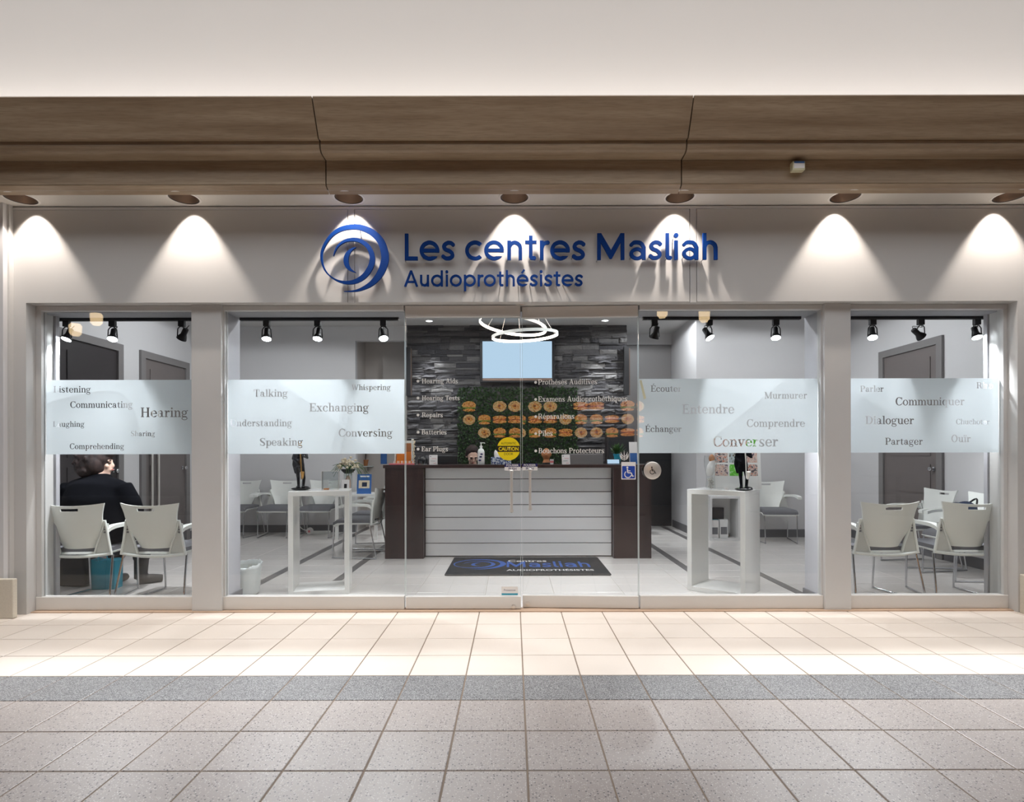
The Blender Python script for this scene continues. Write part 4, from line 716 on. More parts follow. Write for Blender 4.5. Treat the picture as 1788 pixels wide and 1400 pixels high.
for _ in range(9000):
    x = r2.uniform(mx0, mx1); zz = r2.uniform(mz0, mz1); a = r2.uniform(0, 6.28); L = r2.uniform(0.022, 0.05); t = r2.uniform(0.3, 1.1); wv = L * 0.28
    dx, dz = math.cos(a), math.sin(a); p = Vector((x, -0.012, zz)); q = p + Vector((dx * L * math.cos(t), -L * math.sin(t) * 1.2, dz * L * math.cos(t))); u = Vector((-dz, 0, dx)) * wv; m_ = (p + q) / 2
    mm.add([p, m_ + u, q, m_ - u], [(0, 1, 2), (0, 2, 3)])
o = link('foliage', mm.mesh('foliage', 'moss'), ms); o['kind'] = 'stuff'
tv = thing('television', 'wall-mounted black television showing a plain pale blue screen', 'television', (PX(903.5, 8.5), YD(8.5), PZ(628, 8.5)))
hw, hh = 0.517, 0.274
bev(link('casing', MB().box(-hw - 0.04, 0.0, -hh - 0.065, hw + 0.04, 0.05, hh + 0.04).mesh('casing', 'track_black'), tv), 0.006)
link('screen', boxm('screen', 'screen', -hw, -0.003, -hh, hw, -0.0005, hh), tv)
link('lower_bezel', boxm('lower_bezel', 'bronze', -hw, -0.004, -hh - 0.035, hw, -0.0005, -hh - 0.004), tv)
link('wall_mount', boxm('wall_mount', 'black', -0.2, 0.051, -0.15, 0.2, 0.10, 0.15), tv)
for px, lab in ((714, 'slim dark hanging wall light at the left end of the stone wall'), (1095, 'slim dark hanging wall light at the right end of the stone wall')):
    t = thing('wall_sconce', lab, 'wall light', (PX(px, 8.5), YD(8.52), PZ(690, 8.5)), 0, 'slim wall lights')
    bev(link('body', boxm('body', 'black', -0.045, -0.03, 0, 0.03, 0.03, 0.72), t), 0.003); link('edge', boxm('edge', 'bronze', 0.031, -0.028, 0.0, 0.045, 0.0, 0.70), t)
# ------------------------------------------------------------------ ring pendant lights
pe = thing('ring_pendant', 'two overlapping glowing ring lights hanging above the counter', 'pendant light', (0, YD(6.3), CZ))
link('canopy', MB().lathe([(0.0, -0.03), (0.09, -0.03), (0.1, -0.02), (0.1, 0)], 28, (0.05, 0, 0)).mesh('canopy', 'white_plastic', 40), pe)
def ring_light(px, py, rad, ry_, rx_):
    M = Matrix.Translation((PX(px, 6.3), 0, PZ(py, 6.3) - CZ)) @ Matrix.Rotation(R(ry_), 4, 'Y') @ Matrix.Rotation(R(rx_), 4, 'X')
    n = 72; h = 0.016; t = 0.010
    def band(r0, r1, z0, z1, mat, nm):
        mb = MB(); v = []
        for k in range(n):
            a = 2 * math.pi * k / n
            for r_, z_ in ((r0, z0), (r1, z0), (r1, z1), (r0, z1)): v.append(M @ Vector((r_ * math.cos(a), r_ * math.sin(a), z_)))
        f = [(k * 4 + q, k * 4 + (q + 1) % 4, ((k + 1) % n) * 4 + (q + 1) % 4, ((k + 1) % n) * 4 + q) for k in range(n) for q in range(4)]
        return mb.add(v, f).mesh(nm, mat, 40)
    o = link('ring', band(rad, rad + 0.004, -h, h, 'white_plastic', 'ring'), pe)
    link('diffuser', band(rad - 0.008, rad - 0.0005, -h * 0.8, h * 0.8, 'led_warm', 'diffuser'), o)
    for a in (20, 140, 260):
        p = M @ Vector((rad * math.cos(R(a)), rad * math.sin(R(a)), h)); link('cable', MB().tube([p, (0.05 + 0.05 * math.cos(R(a)), 0.05 * math.sin(R(a)), -0.03)], 0.002, 5).mesh('cable', 'steel'), o)
ring_light(896, 568, 0.375, 8.5, -2.5); ring_light(917, 586, 0.365, -3.5, 2.0)
# ------------------------------------------------------------------ track lights
spots = {  # photo column of each head, and where its lamp points
 'window_1': (PX(86, 4.57), -2.412, [(117, (-0.10, -0.42, -1)), (197, (0.18, -0.50, -1)), (318, (-0.55, 0.25, -0.8))], 'far left'),
 'window_2': (PX(424, 4.57), PX(697, 4.57), [(466, (0.12, -0.40, -1)), (555, (0.0, -0.40, -1)), (670, (0.25, -0.50, -0.9))], 'left'),
 'window_3': (PX(1122, 4.57), PX(1394, 4.57), [(1143, (-0.22, 0.35, -1)), (1239, (0.35, -0.45, -0.9)), (1355, (-0.12, -0.42, -1))], 'right'),
 'window_4': (2.53, PX(1741, 4.57), [(1524, (-0.20, -0.45, -0.9)), (1608, (0.75, 0.10, -0.6)), (1706, (-0.05, -0.45, -1))], 'far right')}
for key, (a, b, heads, wh) in spots.items():
    tr = thing('light_track', 'black light track under the header of the ' + wh + ' window', 'track', (0, 0.235, GT), 0, 'light tracks')
    link('rail', boxm('rail', 'track_black', a, -0.017, -0.022, b, 0.017, -0.001), tr)
    for e in (a, b): link('end_cap', boxm('end_cap', 'black', e - 0.004, -0.018, -0.023, e + 0.004, 0.018, -0.0005), tr)
    for k, (px, dr_) in enumerate(heads):
        x = PX(px, 4.545); nm = ('left', 'middle', 'right')[k]
        t = thing('track_spotlight', '%s black track spotlight of the three in the %s window' % (nm, wh), 'spotlight', (x, 0.235, GT - 0.0225), 0, 'track spotlights')
        bev(link('adapter', boxm('adapter', 'track_black', -0.024, -0.016, -0.045, 0.024, 0.016, -0.0005), t), 0.003)
        dv = Vector(dr_).normalized(); side = Vector((dv.y, -dv.x, 0)); side = (Vector((1, 0, 0)) if abs(dv.x) < 0.3 else side.normalized()); pv = Vector((0, 0, -0.135))
        yk = [Vector((0, 0, -0.045)), Vector((0, 0, -0.05)) + side * 0.018, Vector((0, 0, -0.07)) + side * 0.034, pv + side * 0.038]
        yk2 = [Vector((p.x * 1, p.y, p.z)) - side * 2 * (p.dot(side)) for p in yk]
        link('yoke', MB().tube(yk2[::-1] + yk[1:], 0.0042, 6).mesh('yoke', 'track_black', 60), t)
        q = dv.to_track_quat('Z', 'Y').to_matrix()
        hdm = MB().lathe([(0.0, -0.085), (0.018, -0.085), (0.021, -0.08), (0.021, -0.03), (0.026, -0.02), (0.036, 0.0), (0.038, 0.012), (0.035, 0.014)], 22, pv, q)
        hh_ = link('lamp_head', hdm.mesh('lamp_head', 'track_black', 40), t)
        link('lens', MB().lathe([(0.0, 0.0125), (0.034, 0.0125)], 22, pv, q).mesh('lens', 'lamp_white'), hh_)
        link('cord', MB().tube(spline([Vector((0, 0, -0.045)), Vector((0.02, 0.012, -0.06)), pv - dv * 0.085 + Vector((0.012, 0.02, 0.03)), pv - dv * 0.083], 4), 0.0025, 5).mesh('cord', 'black', 60), t)
        s = spot('beam', pv + dv * 0.022, pv + dv * 2, TRACK, 75, 0.6, (0.96, 0.97, 1.0), None, 0.03); s.parent = t

# ------------------------------------------------------------------ reception counter
CF = YD(6.54); CT = 1.057
ct = thing('reception_counter', 'white slatted reception counter with dark wood ends and dark top', 'counter', (0, CF, 0))
cx0, cx1 = -1.011, 1.129
link('body', boxm('body', 'espresso', cx0, 0.02, 0.06, cx1, 0.40, CT - 0.036), ct)
link('plinth', boxm('plinth', 'black', cx0, 0.05, 0, cx1, 0.38, 0.06), ct)
ys = [813.5, 858.5, 881, 903, 925.5, 948, 971]
zz = [PZ(y, 6.54) for y in (813.5, 836, 858.5, 881, 903, 925.5, 948, 970.5)]
for a, b in zip(zz[:-1], zz[1:]):
    bev(link('slat', boxm('slat', 'counter_white', cx0 + 0.004, 0.0, b + 0.004, cx1 - 0.004, 0.02, a - 0.004), ct), 0.002)
for a, b in ((-1.446, cx0 - 0.002), (cx1 + 0.002, 1.556)): link('end_pillar', boxm('end_pillar', 'espresso', a, -0.11, 0.0, b, 0.42, CT - 0.036), ct)
bev(link('top', boxm('top', 'espresso', -1.465, -0.125, CT - 0.0355, 1.575, 0.43, CT), ct), 0.003)
# floor mat
fm = thing('floor_mat', 'black rubber entrance mat printed with the shop logo', 'mat', (0, 0, 0.0))
ma0, ma1, mb0, mb1 = -0.67, 0.953, YD(5.52), YD(6.47)
bev(link('base', MB().prism(rrect(ma0, mb0, ma1, mb1, 0.03), XY, 0.0005, 0.010).mesh('base', 'mat_rubber'), fm), 0.003)
def mat_pt(x, y): # photo pixel to mat plane
    dd_ = F * (H0 - 0.011) / (y - VY); return PX(x, dd_), YD(dd_)
def lay(me, x, y, z=0.0112): me.transform(Matrix.Translation((x, y, z)) @ Matrix.Rotation(R(-90), 4, 'X')); return me
cxm, cym = -0.36, 1.74
loops_ = MB()
for pts in (SW, SI):
    L = ribbon([((x - 380) / 560 * 0.56 + cxm, (440 - y) / 560 * 0.56 + cym, w_ / 560 * 0.56) for x, y, w_ in pts], 5); n2 = len(L) // 2
    for q in range(n2 - 1): loops_.add([(p[0], p[1], 0.0108) for p in (L[q], L[q + 1], L[-2 - q], L[-1 - q])], [(0, 1, 2, 3)])
link('logo', loops_.mesh('logo', 'mat_blue'), fm)
for txt, col, wd, ht, x, y in (('Centres', 'mat_white', 0.42, 0.11, 0.15, 1.92), ('AUDIOPROTHÉSISTES', 'mat_white', 0.88, 0.09, 0.37, 1.44)):
    link('lettering', lay(textm('lettering', txt, col, wd, ht, 0.02), x, y), fm)
mbw = MB()
for ch, cs in word(SANS, 'Masliah', -0.07, 0.80, 1.58, 20, 1.6):
    me = flat('k', cs, 'mat_blue'); mbw.add([(v.co.x, v.co.z, 0.0112) for v in me.vertices], [tuple(p.vertices) for p in me.polygons])
link('lettering', mbw.mesh('lettering', 'mat_blue'), fm)

# ------------------------------------------------------------------ waiting-room chairs
def chair_parts():
    P = []
    def hwid(t): # half width of the back shell, t 0 bottom..1 top
        pts = [(0, 0.125), (0.2, 0.150), (0.42, 0.185), (0.6, 0.203), (0.8, 0.214), (1.0, 0.236)]
        for (a, b), (c, d_) in zip(pts[:-1], pts[1:]):
            if t <= c: return b + (d_ - b) * (t - a) / (c - a)
        return pts[-1][1]
    def back(u, t, off=0.0):
        s = u * 2 - 1; x = s * hwid(t); z = 0.435 + 0.345 * t + 0.02 * s * s * t ** 3
        y = -0.215 - 0.035 * t - 0.05 * t * t + 0.055 * s * s + off - 0.02 * math.sin(math.pi * t)
        return (x, y, z)
    skip = lambda i, j: (j == 14 and 7 <= i <= 12)
    mb = MB(); mb.grid(lambda u, t: back(u, t), 20, 16, skip); mb2 = MB(); mb2.grid(lambda u, t: back(u, t, -0.012), 20, 16, skip)
    o = len(mb.v); mb.v += mb2.v; mb.f += [tuple(i + o for i in f[::-1]) for f in mb2.f]
    ed = {}
    for f in mb2.f:
        for a, b in zip(f, f[1:] + f[:1]): ed[(a, b)] = ed.get((a, b), 0) + 1
    for (a, b) in list(ed):
        if (b, a) not in ed: mb.f.append((a, b, b + o, a + o))
    P.append(('backrest', mb.mesh('backrest', 'white_plastic', 50), None))
    for s in (-1, 1):
        poly = [(s * 0.262, 0.385), (s * 0.128, 0.395), (s * 0.150, 0.47), (s * 0.192, 0.585), (s * 0.205, 0.635), (s * 0.232, 0.63), (s * 0.230, 0.56)]
        fr = MB().prism(poly, XZ, -0.205, -0.190); P.append(('side_panel', fr.mesh('side_panel', 'white_mesh'), None))
        for q_ in range(3): x_ = 0.200 + 0.003 * q_; z_ = 0.556 + 0.022 * q_; P.append(('vent', MB().box(min(s * x_, s * (x_ + 0.018)), -0.2065, z_, max(s * x_, s * (x_ + 0.018)), -0.2052, z_ + 0.014).mesh('vent', 'seat_grey'), None))
        rim = [(s * 0.262, -0.208, 0.385), (s * 0.240, -0.208, 0.50), (s * 0.226, -0.21, 0.60), (s * 0.214, -0.215, 0.66)]
        rim2 = [(s * 0.130, -0.208, 0.392), (s * 0.152, -0.208, 0.47), (s * 0.193, -0.21, 0.585), (s * 0.21, -0.215, 0.66)]
        P.append(('back_post', MB().tube(rim, 0.010, 8).tube(rim2, 0.007, 6).mesh('back_post', 'white_plastic', 60), None))
        arm = MB(); n = 10; sec = []
        path = spline([Vector((s * 0.215, -0.20, 0.575)), Vector((s * 0.235, -0.16, 0.602)), Vector((s * 0.27, -0.06, 0.612)), Vector((s * 0.275, 0.08, 0.608)), Vector((s * 0.272, 0.16, 0.590))], 4)
        for i, p in enumerate(path):
            k = 0.026 if i > 2 else 0.020; sec += [(p.x - k, p.y, p.z - 0.016), (p.x + k, p.y, p.z - 0.016), (p.x + k, p.y, p.z + 0.012), (p.x - k, p.y, p.z + 0.012)]
        m = len(path); fs = [(i * 4 + q, i * 4 + (q + 1) % 4, (i + 1) * 4 + (q + 1) % 4, (i + 1) * 4 + q) for i in range(m - 1) for q in range(4)] + [(0, 3, 2, 1), tuple(range((m - 1) * 4, m * 4))]
        P.append(('armrest', arm.add(sec, fs).mesh('armrest', 'white_plastic', 30), None))
        pt = spline([Vector((s * 0.258, -0.185, 0.385)), Vector((s * 0.275, -0.245, 0.12)), Vector((s * 0.280, -0.262, 0.012)), Vector((s * 0.268, -0.235, 0.0085)), Vector((s * 0.235, 0.0, 0.0085)), Vector((s * 0.205, 0.225, 0.0085)), Vector((s * 0.200, 0.248, 0.02)), Vector((s * 0.203, 0.24, 0.20)), Vector((s * 0.205, 0.225, 0.40)), Vector((s * 0.190, 0.17, 0.412))], 5)
        P.append(('leg', MB().tube(pt, 0.0082, 8).mesh('leg', 'chrome', 60), None))
    rail = spline([Vector((-0.262, -0.20, 0.392)), Vector((-0.12, -0.225, 0.378)), Vector((0, -0.23, 0.374)), Vector((0.12, -0.225, 0.378)), Vector((0.262, -0.20, 0.392))], 4)
    P.append(('seat_rail', MB().tube(rail, 0.012, 8).mesh('seat_rail', 'white_plastic', 60), None))
    def seat(u, t):
        x = (u - 0.5) * (0.47 - 0.03 * t); y = -0.183 + 0.418 * t; e = min(u, 1 - u, t, 1 - t); h = 0.446 - 0.028 * max(0, (t - 0.82) / 0.18) ** 2 - 0.010 * (1 - min(1, e / 0.08)) ** 2
        return (x, y, h)
    mb = MB(); mb.grid(seat, 14, 14); mb.grid(lambda u, t: (seat(u, t)[0], seat(u, t)[1], seat(u, t)[2] - 0.032), 14, 14)
    nn = 15; loop = [i for i in range(nn)] + [nn * j + nn - 1 for j in range(1, nn)] + [nn * (nn - 1) + i for i in range(nn - 2, -1, -1)] + [nn * j for j in range(nn - 2, 0, -1)]
    o = nn * nn
    for a, b in zip(loop, loop[1:] + loop[:1]): mb.f.append((b, a, a + o, b + o))
    P.append(('seat', mb.mesh('seat', 'seat_grey', 60), None))
    mb = MB(); mb.grid(lambda u, t: ((u - 0.5) * (0.485 - 0.03 * t), -0.186 + 0.426 * t, seat(u, t)[2] - 0.0325), 8, 8); mb.grid(lambda u, t: ((u - 0.5) * (0.45 - 0.03 * t), -0.19 + 0.41 * t, seat(u, t)[2] - 0.05), 8, 8)
    nn = 9; o = nn * nn; loop = [i for i in range(nn)] + [nn * j + nn - 1 for j in range(1, nn)] + [nn * (nn - 1) + i for i in range(nn - 2, -1, -1)] + [nn * j for j in range(nn - 2, 0, -1)]
    for a, b in zip(loop, loop[1:] + loop[:1]): mb.f.append((b, a, a + o, b + o))
    P.append(('seat_shell', mb.mesh('seat_shell', 'white_plastic', 60), None))
    return P
CH = chair_parts()
def chair(x, y, rz, label):
    t = thing('waiting_chair', label, 'chair', (x, y, 0), R(rz), 'white waiting room chairs')
    for nm, me, _ in CH: link(nm, me, t)
    return t
chair(-3.475, 0.43, 3, 'white chair under the seated person in the far left window')
chair(-2.86, 0.44, -2, 'empty white chair beside the seated person in the far left window')
chair(2.955, 0.43, 2, 'white chair nearest the broad post in the far right window')
chair(3.635, 0.44, -3, 'white chair with its back to the glass at the far right')
chair(4.28, YD(6.05), 90, 'white chair along the right wall in front of the panel door')
chair(4.28, YD(5.42), 92, 'white chair along the right wall with a dark bag on it')
chair(-3.99, YD(8.25), 180, 'white chair at the back wall, leftmost of the row of three')
chair(-3.385, YD(8.25), 180, 'white chair at the back wall, middle of the row of three')
chair(-2.795, YD(8.25), 180, 'white chair at the back wall, rightmost of the row of three')
chair(-1.80, YD(6.66), 90, 'front white chair in profile facing the small table beside the counter')
chair(-1.82, YD(7.28), 90, 'rear white chair in profile facing the small table beside the counter')
chair(3.50, YD(7.66), 176, 'single white chair at the wall behind the right display stand')

# ------------------------------------------------------------------ display stands and side table
def stand(name, label, loc, rz, wd, dp, ht, th=0.04):
    t = thing(name, label, 'display stand', loc, R(rz), 'white open display stands')
    a = wd / 2; b = dp / 2
    bev(link('side_panel', boxm('side_panel', 'white_gloss', -a, -b, 0, -a + th, b, ht - th), t), 0.002); bev(link('side_panel', boxm('side_panel', 'white_gloss', a - th, -b, 0, a, b, ht - th), t), 0.002)
    bev(link('top', boxm('top', 'white_gloss', -a, -b, ht - th, a, b, ht), t), 0.002); bev(link('bottom', boxm('bottom', 'white_gloss', -a + th, -b, 0, a - th, b, th), t), 0.002)
    return t
SB = (-1.665, 0.64); stand('display_stand', 'white open display stand holding the dark musician figurine and clear box', (*SB, 0), 12, 0.49, 0.35, 0.872)
rf = Vector((1.879, YD(4.62))); th = R(-40); ax = Vector((math.cos(th), math.sin(th))); ay = Vector((-math.sin(th), math.cos(th)))
SCp = rf - ax * 0.245 + ay * 0.19
stand('display_stand', 'white open display stand holding the photo board and glass vase', (SCp.x, SCp.y, 0), -40, 0.49, 0.38, 0.872)
stt = thing('side_table', 'small white open-frame table with flowers and brochures at the back', 'table', (-2.17, YD(8.12), 0))
link('tabletop', boxm('tabletop', 'white_gloss', -0.29, -0.25, 0.595, 0.29, 0.25, 0.625), stt)
for s in (-1, 1):
    for q in (-1, 1): link('leg', boxm('leg', 'white_gloss', s * 0.27 - 0.02, q * 0.23 - 0.02, 0.0, s * 0.27 + 0.02, q * 0.23 + 0.02, 0.594), stt)
cb = thing('cube_shelf', 'white open cube shelf holding small boxes behind the right stand', 'shelf', (2.86, YD(7.85), 0))
a, b, h, t_ = 0.205, 0.15, 0.60, 0.03
for nm, bx_ in (('side_panel', (-a, -b, 0, -a + t_, b, h)), ('side_panel', (a - t_, -b, 0, a, b, h)), ('top', (-a + t_, -b, h - t_, a - t_, b, h)), ('bottom', (-a + t_, -b, 0, a - t_, b, t_)), ('back_panel', (-a + t_, b - 0.01, t_, a - t_, b, h - t_))):
    link(nm, boxm(nm, 'counter_white', *bx_), cb)
for k, (x, wd, hh2, mt, lab) in enumerate(((-0.115, 0.10, 0.24, 'paper', 'left white packet standing in the cube shelf'), (0.005, 0.11, 0.25, 'counter_white', 'right white packet standing in the cube shelf'), (-0.05, 0.20, 0.40, 'teal_bag', 'dark teal folder at the back of the cube shelf'))):
    t = thing('packet', lab, 'box', (2.86 + x, YD(7.85) + (-0.06 if k < 2 else 0.06), 0.03), 0, 'packets in the cube shelf')
    link('body', boxm('body', mt if k < 2 else 'door_dark', -wd / 2, -0.03, 0, wd / 2, 0.03, hh2), t); link('label', boxm('label', 'seat_grey' if k < 2 else 'teal_bag', -wd / 2 + 0.012, -0.0315, 0.05, wd / 2 - 0.012, -0.0302, hh2 * 0.6), t)

# ------------------------------------------------------------------ small things on the stands
def figurine(name, label, x, y, z, rz, coat, accent, inst, s=1.0):
    t = thing(name, label, 'figurine', (x, y, z), R(rz), 'musician figurines')
    link('base', remesh(MB().ell((0, 0, 0.012), 0.075 * s, 0.055 * s, 0.014, 20, 8).ell((0.03, 0.01, 0.02), 0.04, 0.03, 0.014), 'base', 'black_gloss', 0.006, 3), t)
    b = MB()
    for q in (-1, 1):
        b.tube([(q * 0.018, 0.0, 0.02), (q * 0.024, 0.012, 0.10), (q * 0.020 - 0.01, 0.0, 0.20)], [0.012, 0.014, 0.021], 10); b.ell((q * 0.022, -0.018, 0.028), 0.014, 0.032, 0.012)
    b.ell((-0.005, 0, 0.215), 0.036, 0.028, 0.04); b.tube([(-0.005, 0, 0.21), (-0.015, 0.004, 0.28), (-0.004, 0.0, 0.345)], [0.034, 0.036, 0.040], 14)
    b.tube([(-0.004, 0, 0.34), (0.0, -0.006, 0.375)], [0.014, 0.012], 10)
    b.tube([(-0.042, 0.0, 0.345), (-0.062, -0.01, 0.27), (-0.02, -0.06, 0.235)], [0.016, 0.013, 0.010], 10); b.tube([(0.036, 0.0, 0.345), (0.056, -0.02, 0.275), (0.02, -0.06, 0.30)], [0.016, 0.013, 0.010], 10)
    b.tube([(-0.045, 0.02, 0.30), (-0.052, 0.03, 0.22), (-0.05, 0.034, 0.14)], [0.022, 0.026, 0.008], 10)
    link('body', remesh(b, 'body', coat, 0.0055, 3), t)
    hd_ = MB().ell((0.002, -0.012, 0.405), 0.024, 0.028, 0.033).ell((0.002, -0.040, 0.402), 0.006, 0.008, 0.008)
    ho = link('head', remesh(hd_, 'head', accent, 0.005, 3), t)
    link('hat', MB().lathe([(0.042, 0.422), (0.043, 0.426), (0.028, 0.428), (0.027, 0.450), (0.02, 0.456), (0.0, 0.457)], 20, (0.002, -0.008, 0)).mesh('hat', 'black', 40), ho)
    link('instrument', MB().tube(spline([Vector(p) for p in ((0.004, -0.045, 0.385), (0.006, -0.062, 0.35), (0.012, -0.065, 0.25), (0.016, -0.062, 0.14), (0.022, -0.075, 0.105), (0.03, -0.098, 0.12), (0.032, -0.11, 0.16))], 4), [0.005 + 0.012 * max(0, (i - 10) / 14) ** 1.5 for i in range(25)], 10).mesh('instrument', inst, 60), t)
    return t
figurine('saxophonist_figurine', 'dark glossy saxophone player figurine with golden instrument on the left stand', -1.835, YD(4.93), 0.872, 10, 'black_gloss', 'gold', 'gold', 1.1)
figurine('saxophonist_figurine', 'dark musician figurine in green shorts standing before the photo board', PX(1298, 4.75), YD(4.74), 0.872, -20, 'coat_black', 'skin', 'steel')
bx = thing('acrylic_box', 'clear acrylic box with an orange tag on the left stand', 'box', (-1.60, YD(5.0), 0.8725), R(12))
for p in ((-0.07, -0.05, 0, -0.067, 0.05, 0.16), (0.067, -0.05, 0, 0.07, 0.05, 0.16), (-0.067, -0.05, 0, 0.067, -0.047, 0.16), (-0.067, 0.047, 0, 0.067, 0.05, 0.16)): link('side', boxm('side', 'glass_item', *p), bx)
for s in (-0.0715, 0.0715): link('edge', boxm('edge', 'trim_white', s - 0.0015, -0.053, 0.0, s + 0.0015, -0.0505, 0.162), bx)
link('rim', boxm('rim', 'trim_white', -0.07, -0.0535, 0.1605, 0.07, -0.050, 0.164), bx)
link('tag', boxm('tag', 'orange', -0.055, -0.045, 0.001, -0.01, -0.03, 0.012), bx); link('card', boxm('card', 'paper', -0.058, -0.042, 0.02, -0.012, -0.040, 0.085), bx)
# vase with beads, photo board, price card
vx, vy = PX(1240, 4.98), YD(4.97)
va = thing('glass_vase', 'crumpled clear glass vase with grey beads on the right stand', 'vase', (vx, vy, 0.8725))
link('bowl', MB().lathe([(0.036, 0), (0.040, 0.02), (0.034, 0.09), (0.040, 0.14), (0.052, 0.20), (0.055, 0.25), (0.050, 0.29)], 20).mesh('bowl', 'glass_item', 60), va)
bd = MB(); r5 = random.Random(5)
for k in range(70): 
    a_ = r5.uniform(0, 6.28); r_ = r5.uniform(0, 0.026); bd.ell((r_ * math.cos(a_), r_ * math.sin(a_), r5.uniform(0.008, 0.10)), 0.007, 0.007, 0.006, 6, 4)
o = link('beads', bd.mesh('beads', 'steel', 60), va); o['kind'] = 'stuff'
link('paper_filling', remesh(MB().ell((0, 0, 0.17), 0.034, 0.034, 0.06).ell((0.015, 0, 0.22), 0.028, 0.03, 0.04).ell((-0.012, 0.01, 0.15), 0.026, 0.026, 0.04), 'paper_filling', 'paper', 0.008, 1), va)
link('cork', MB().ell((0.01, 0, 0.265), 0.026, 0.026, 0.035, 10, 8).mesh('cork', 'terracotta', 60), va)
pb = thing('photo_board', 'white photo board with colourful portraits leaning on the right stand', 'display board', (PX(1288, 4.99), YD(4.99), 0.8755), R(-14)); pb.rotation_euler = (R(-12), 0, R(-14))
link('board', boxm('board', 'white_gloss', -0.205, 0, 0, 0.195, 0.012, 0.49), pb)
colsP = ['pink', 'leaf', 'skin', 'terracotta', 'teal_bag', 'flower', 'skin', 'blue_print', 'pink']
blotch('portrait_a', [(0.4, (0.55, 0.30, 0.25)), (0.5, (0.75, 0.60, 0.52)), (0.62, (0.06, 0.03, 0.08))], 40, 0.5); blotch('portrait_b', [(0.42, (0.10, 0.45, 0.03)), (0.55, (0.18, 0.62, 0.06)), (0.62, (0.8, 0.8, 0.8))], 40, 0.5)
blotch('portrait_c', [(0.42, (0.45, 0.12, 0.06)), (0.5, (0.75, 0.66, 0.60)), (0.6, (0.05, 0.03, 0.04))], 60, 0.5); blotch('portrait_d', [(0.48, (0.42, 0.48, 0.50)), (0.56, (0.10, 0.07, 0.04))], 60, 0.5)
pm = ['portrait_a', 'portrait_b', 'portrait_c', 'portrait_c', 'portrait_d', 'portrait_a', 'portrait_a', 'portrait_c', 'portrait_b']
for k in range(9):
    i, j = k % 3, k // 3; link('photo', boxm('photo', pm[k], -0.185 + 0.122 * i, -0.002, 0.11 + 0.118 * j, -0.185 + 0.122 * i + 0.108, -0.0003, 0.11 + 0.118 * j + 0.102), pb)
link('easel_leg', MB().prism([(0.013, 0.001), (0.10, 0.03), (0.013, 0.16)], YZ, 0.17, 0.178).mesh('easel_leg', 'black'), pb)
pc = thing('price_card', 'tiny white price card standing in front of the photo board', 'card', (PX(1268, 4.86), YD(4.86), 0.8725), R(-10)); link('card', MB().prism([(-0.016, 0), (0.016, 0), (0, 0.028)], YZ, -0.02, 0.02).mesh('card', 'paper'), pc); link('stub', boxm('stub', 'orange', -0.006, -0.012, 0.002, 0.006, -0.0115, 0.008), pc)
# wastebasket with liner
wbk = thing('wastebasket', 'small bin lined with a white plastic bag behind the glass', 'bin', (-2.275, 0.50, 0))
link('bucket', MB().lathe([(0.10, 0.001), (0.11, 0.005), (0.135, 0.235), (0.128, 0.235), (0.104, 0.01), (0.0, 0.01)], 28).mesh('bucket', 'white_plastic', 40), wbk)
lin = MB(); r8 = random.Random(8); nz_ = [[r8.uniform(-1, 1) for _ in range(40)] for _ in range(8)]
prf = [(0.118, 0.02), (0.127, 0.08), (0.134, 0.16), (0.143, 0.225), (0.146, 0.25), (0.139, 0.254), (0.128, 0.22), (0.118, 0.12)]
v = []
for j, (r_, z_) in enumerate(prf):
    for k in range(40): a_ = 2 * math.pi * k / 40; rr_ = r_ + 0.005 * nz_[j][k]; v.append((rr_ * math.cos(a_), rr_ * math.sin(a_), z_ + 0.008 * nz_[(j + 3) % 8][k] * (j > 2) + 0.018 * math.sin(a_ + 0.6) * (j in (3, 4, 5))))
lin.add(v, [(j * 40 + k, j * 40 + (k + 1) % 40, (j + 1) * 40 + (k + 1) % 40, (j + 1) * 40 + k) for j in range(7) for k in range(40)])
link('liner', lin.mesh('liner', 'bag_plastic', 180), wbk)
# side table things
fx_, fy_, tz = -2.33, YD(8.05), 0.6255
vs_ = thing('flower_vase', 'tall glass vase with dried cream flowers on the small table', 'vase', (fx_, fy_, tz))
link('glass', MB().lathe([(0.0, 0.0), (0.05, 0.0), (0.055, 0.01), (0.06, 0.28), (0.056, 0.28), (0.05, 0.012), (0, 0.012)], 20).mesh('glass', 'glass_item', 60), vs_)
link('filling', MB().ell((0, 0, 0.14), 0.042, 0.042, 0.12, 12, 8).mesh('filling', 'skin', 60), vs_); link('bowl', MB().lathe([(0.0, 0.281), (0.05, 0.281), (0.09, 0.32), (0.10, 0.345), (0.08, 0.345), (0.0, 0.32)], 20).mesh('bowl', 'black', 60), vs_)
bl = MB(); r9 = random.Random(9)
for k in range(60):
    a_ = r9.uniform(0, 6.28); e = r9.uniform(0.1, 1.3); L = r9.uniform(0.10, 0.17); c_ = Vector((math.cos(a_) * math.cos(e) * L, math.sin(a_) * math.cos(e) * L, 0.35 + math.sin(e) * L)); bl.ell(c_, 0.022, 0.022, 0.016, 7, 5)
o = link('blossoms', bl.mesh('blossoms', 'flower', 60), vs_); o['kind'] = 'stuff'
gr = MB()
for k in range(34):
    a_ = r9.uniform(0, 6.28); L = r9.uniform(0.16, 0.30); q = Vector((math.cos(a_), math.sin(a_), 0)); gr.tube(spline([Vector((0, 0, 0.33)), q * L * 0.5 + Vector((0, 0, 0.33 + L * 0.35)), q * L + Vector((0, 0, 0.33 - L * r9.uniform(-0.3, 0.6)))], 4), 0.003, 4)
o = link('grasses', gr.mesh('grasses', 'leaf', 60), vs_); o['kind'] = 'stuff'
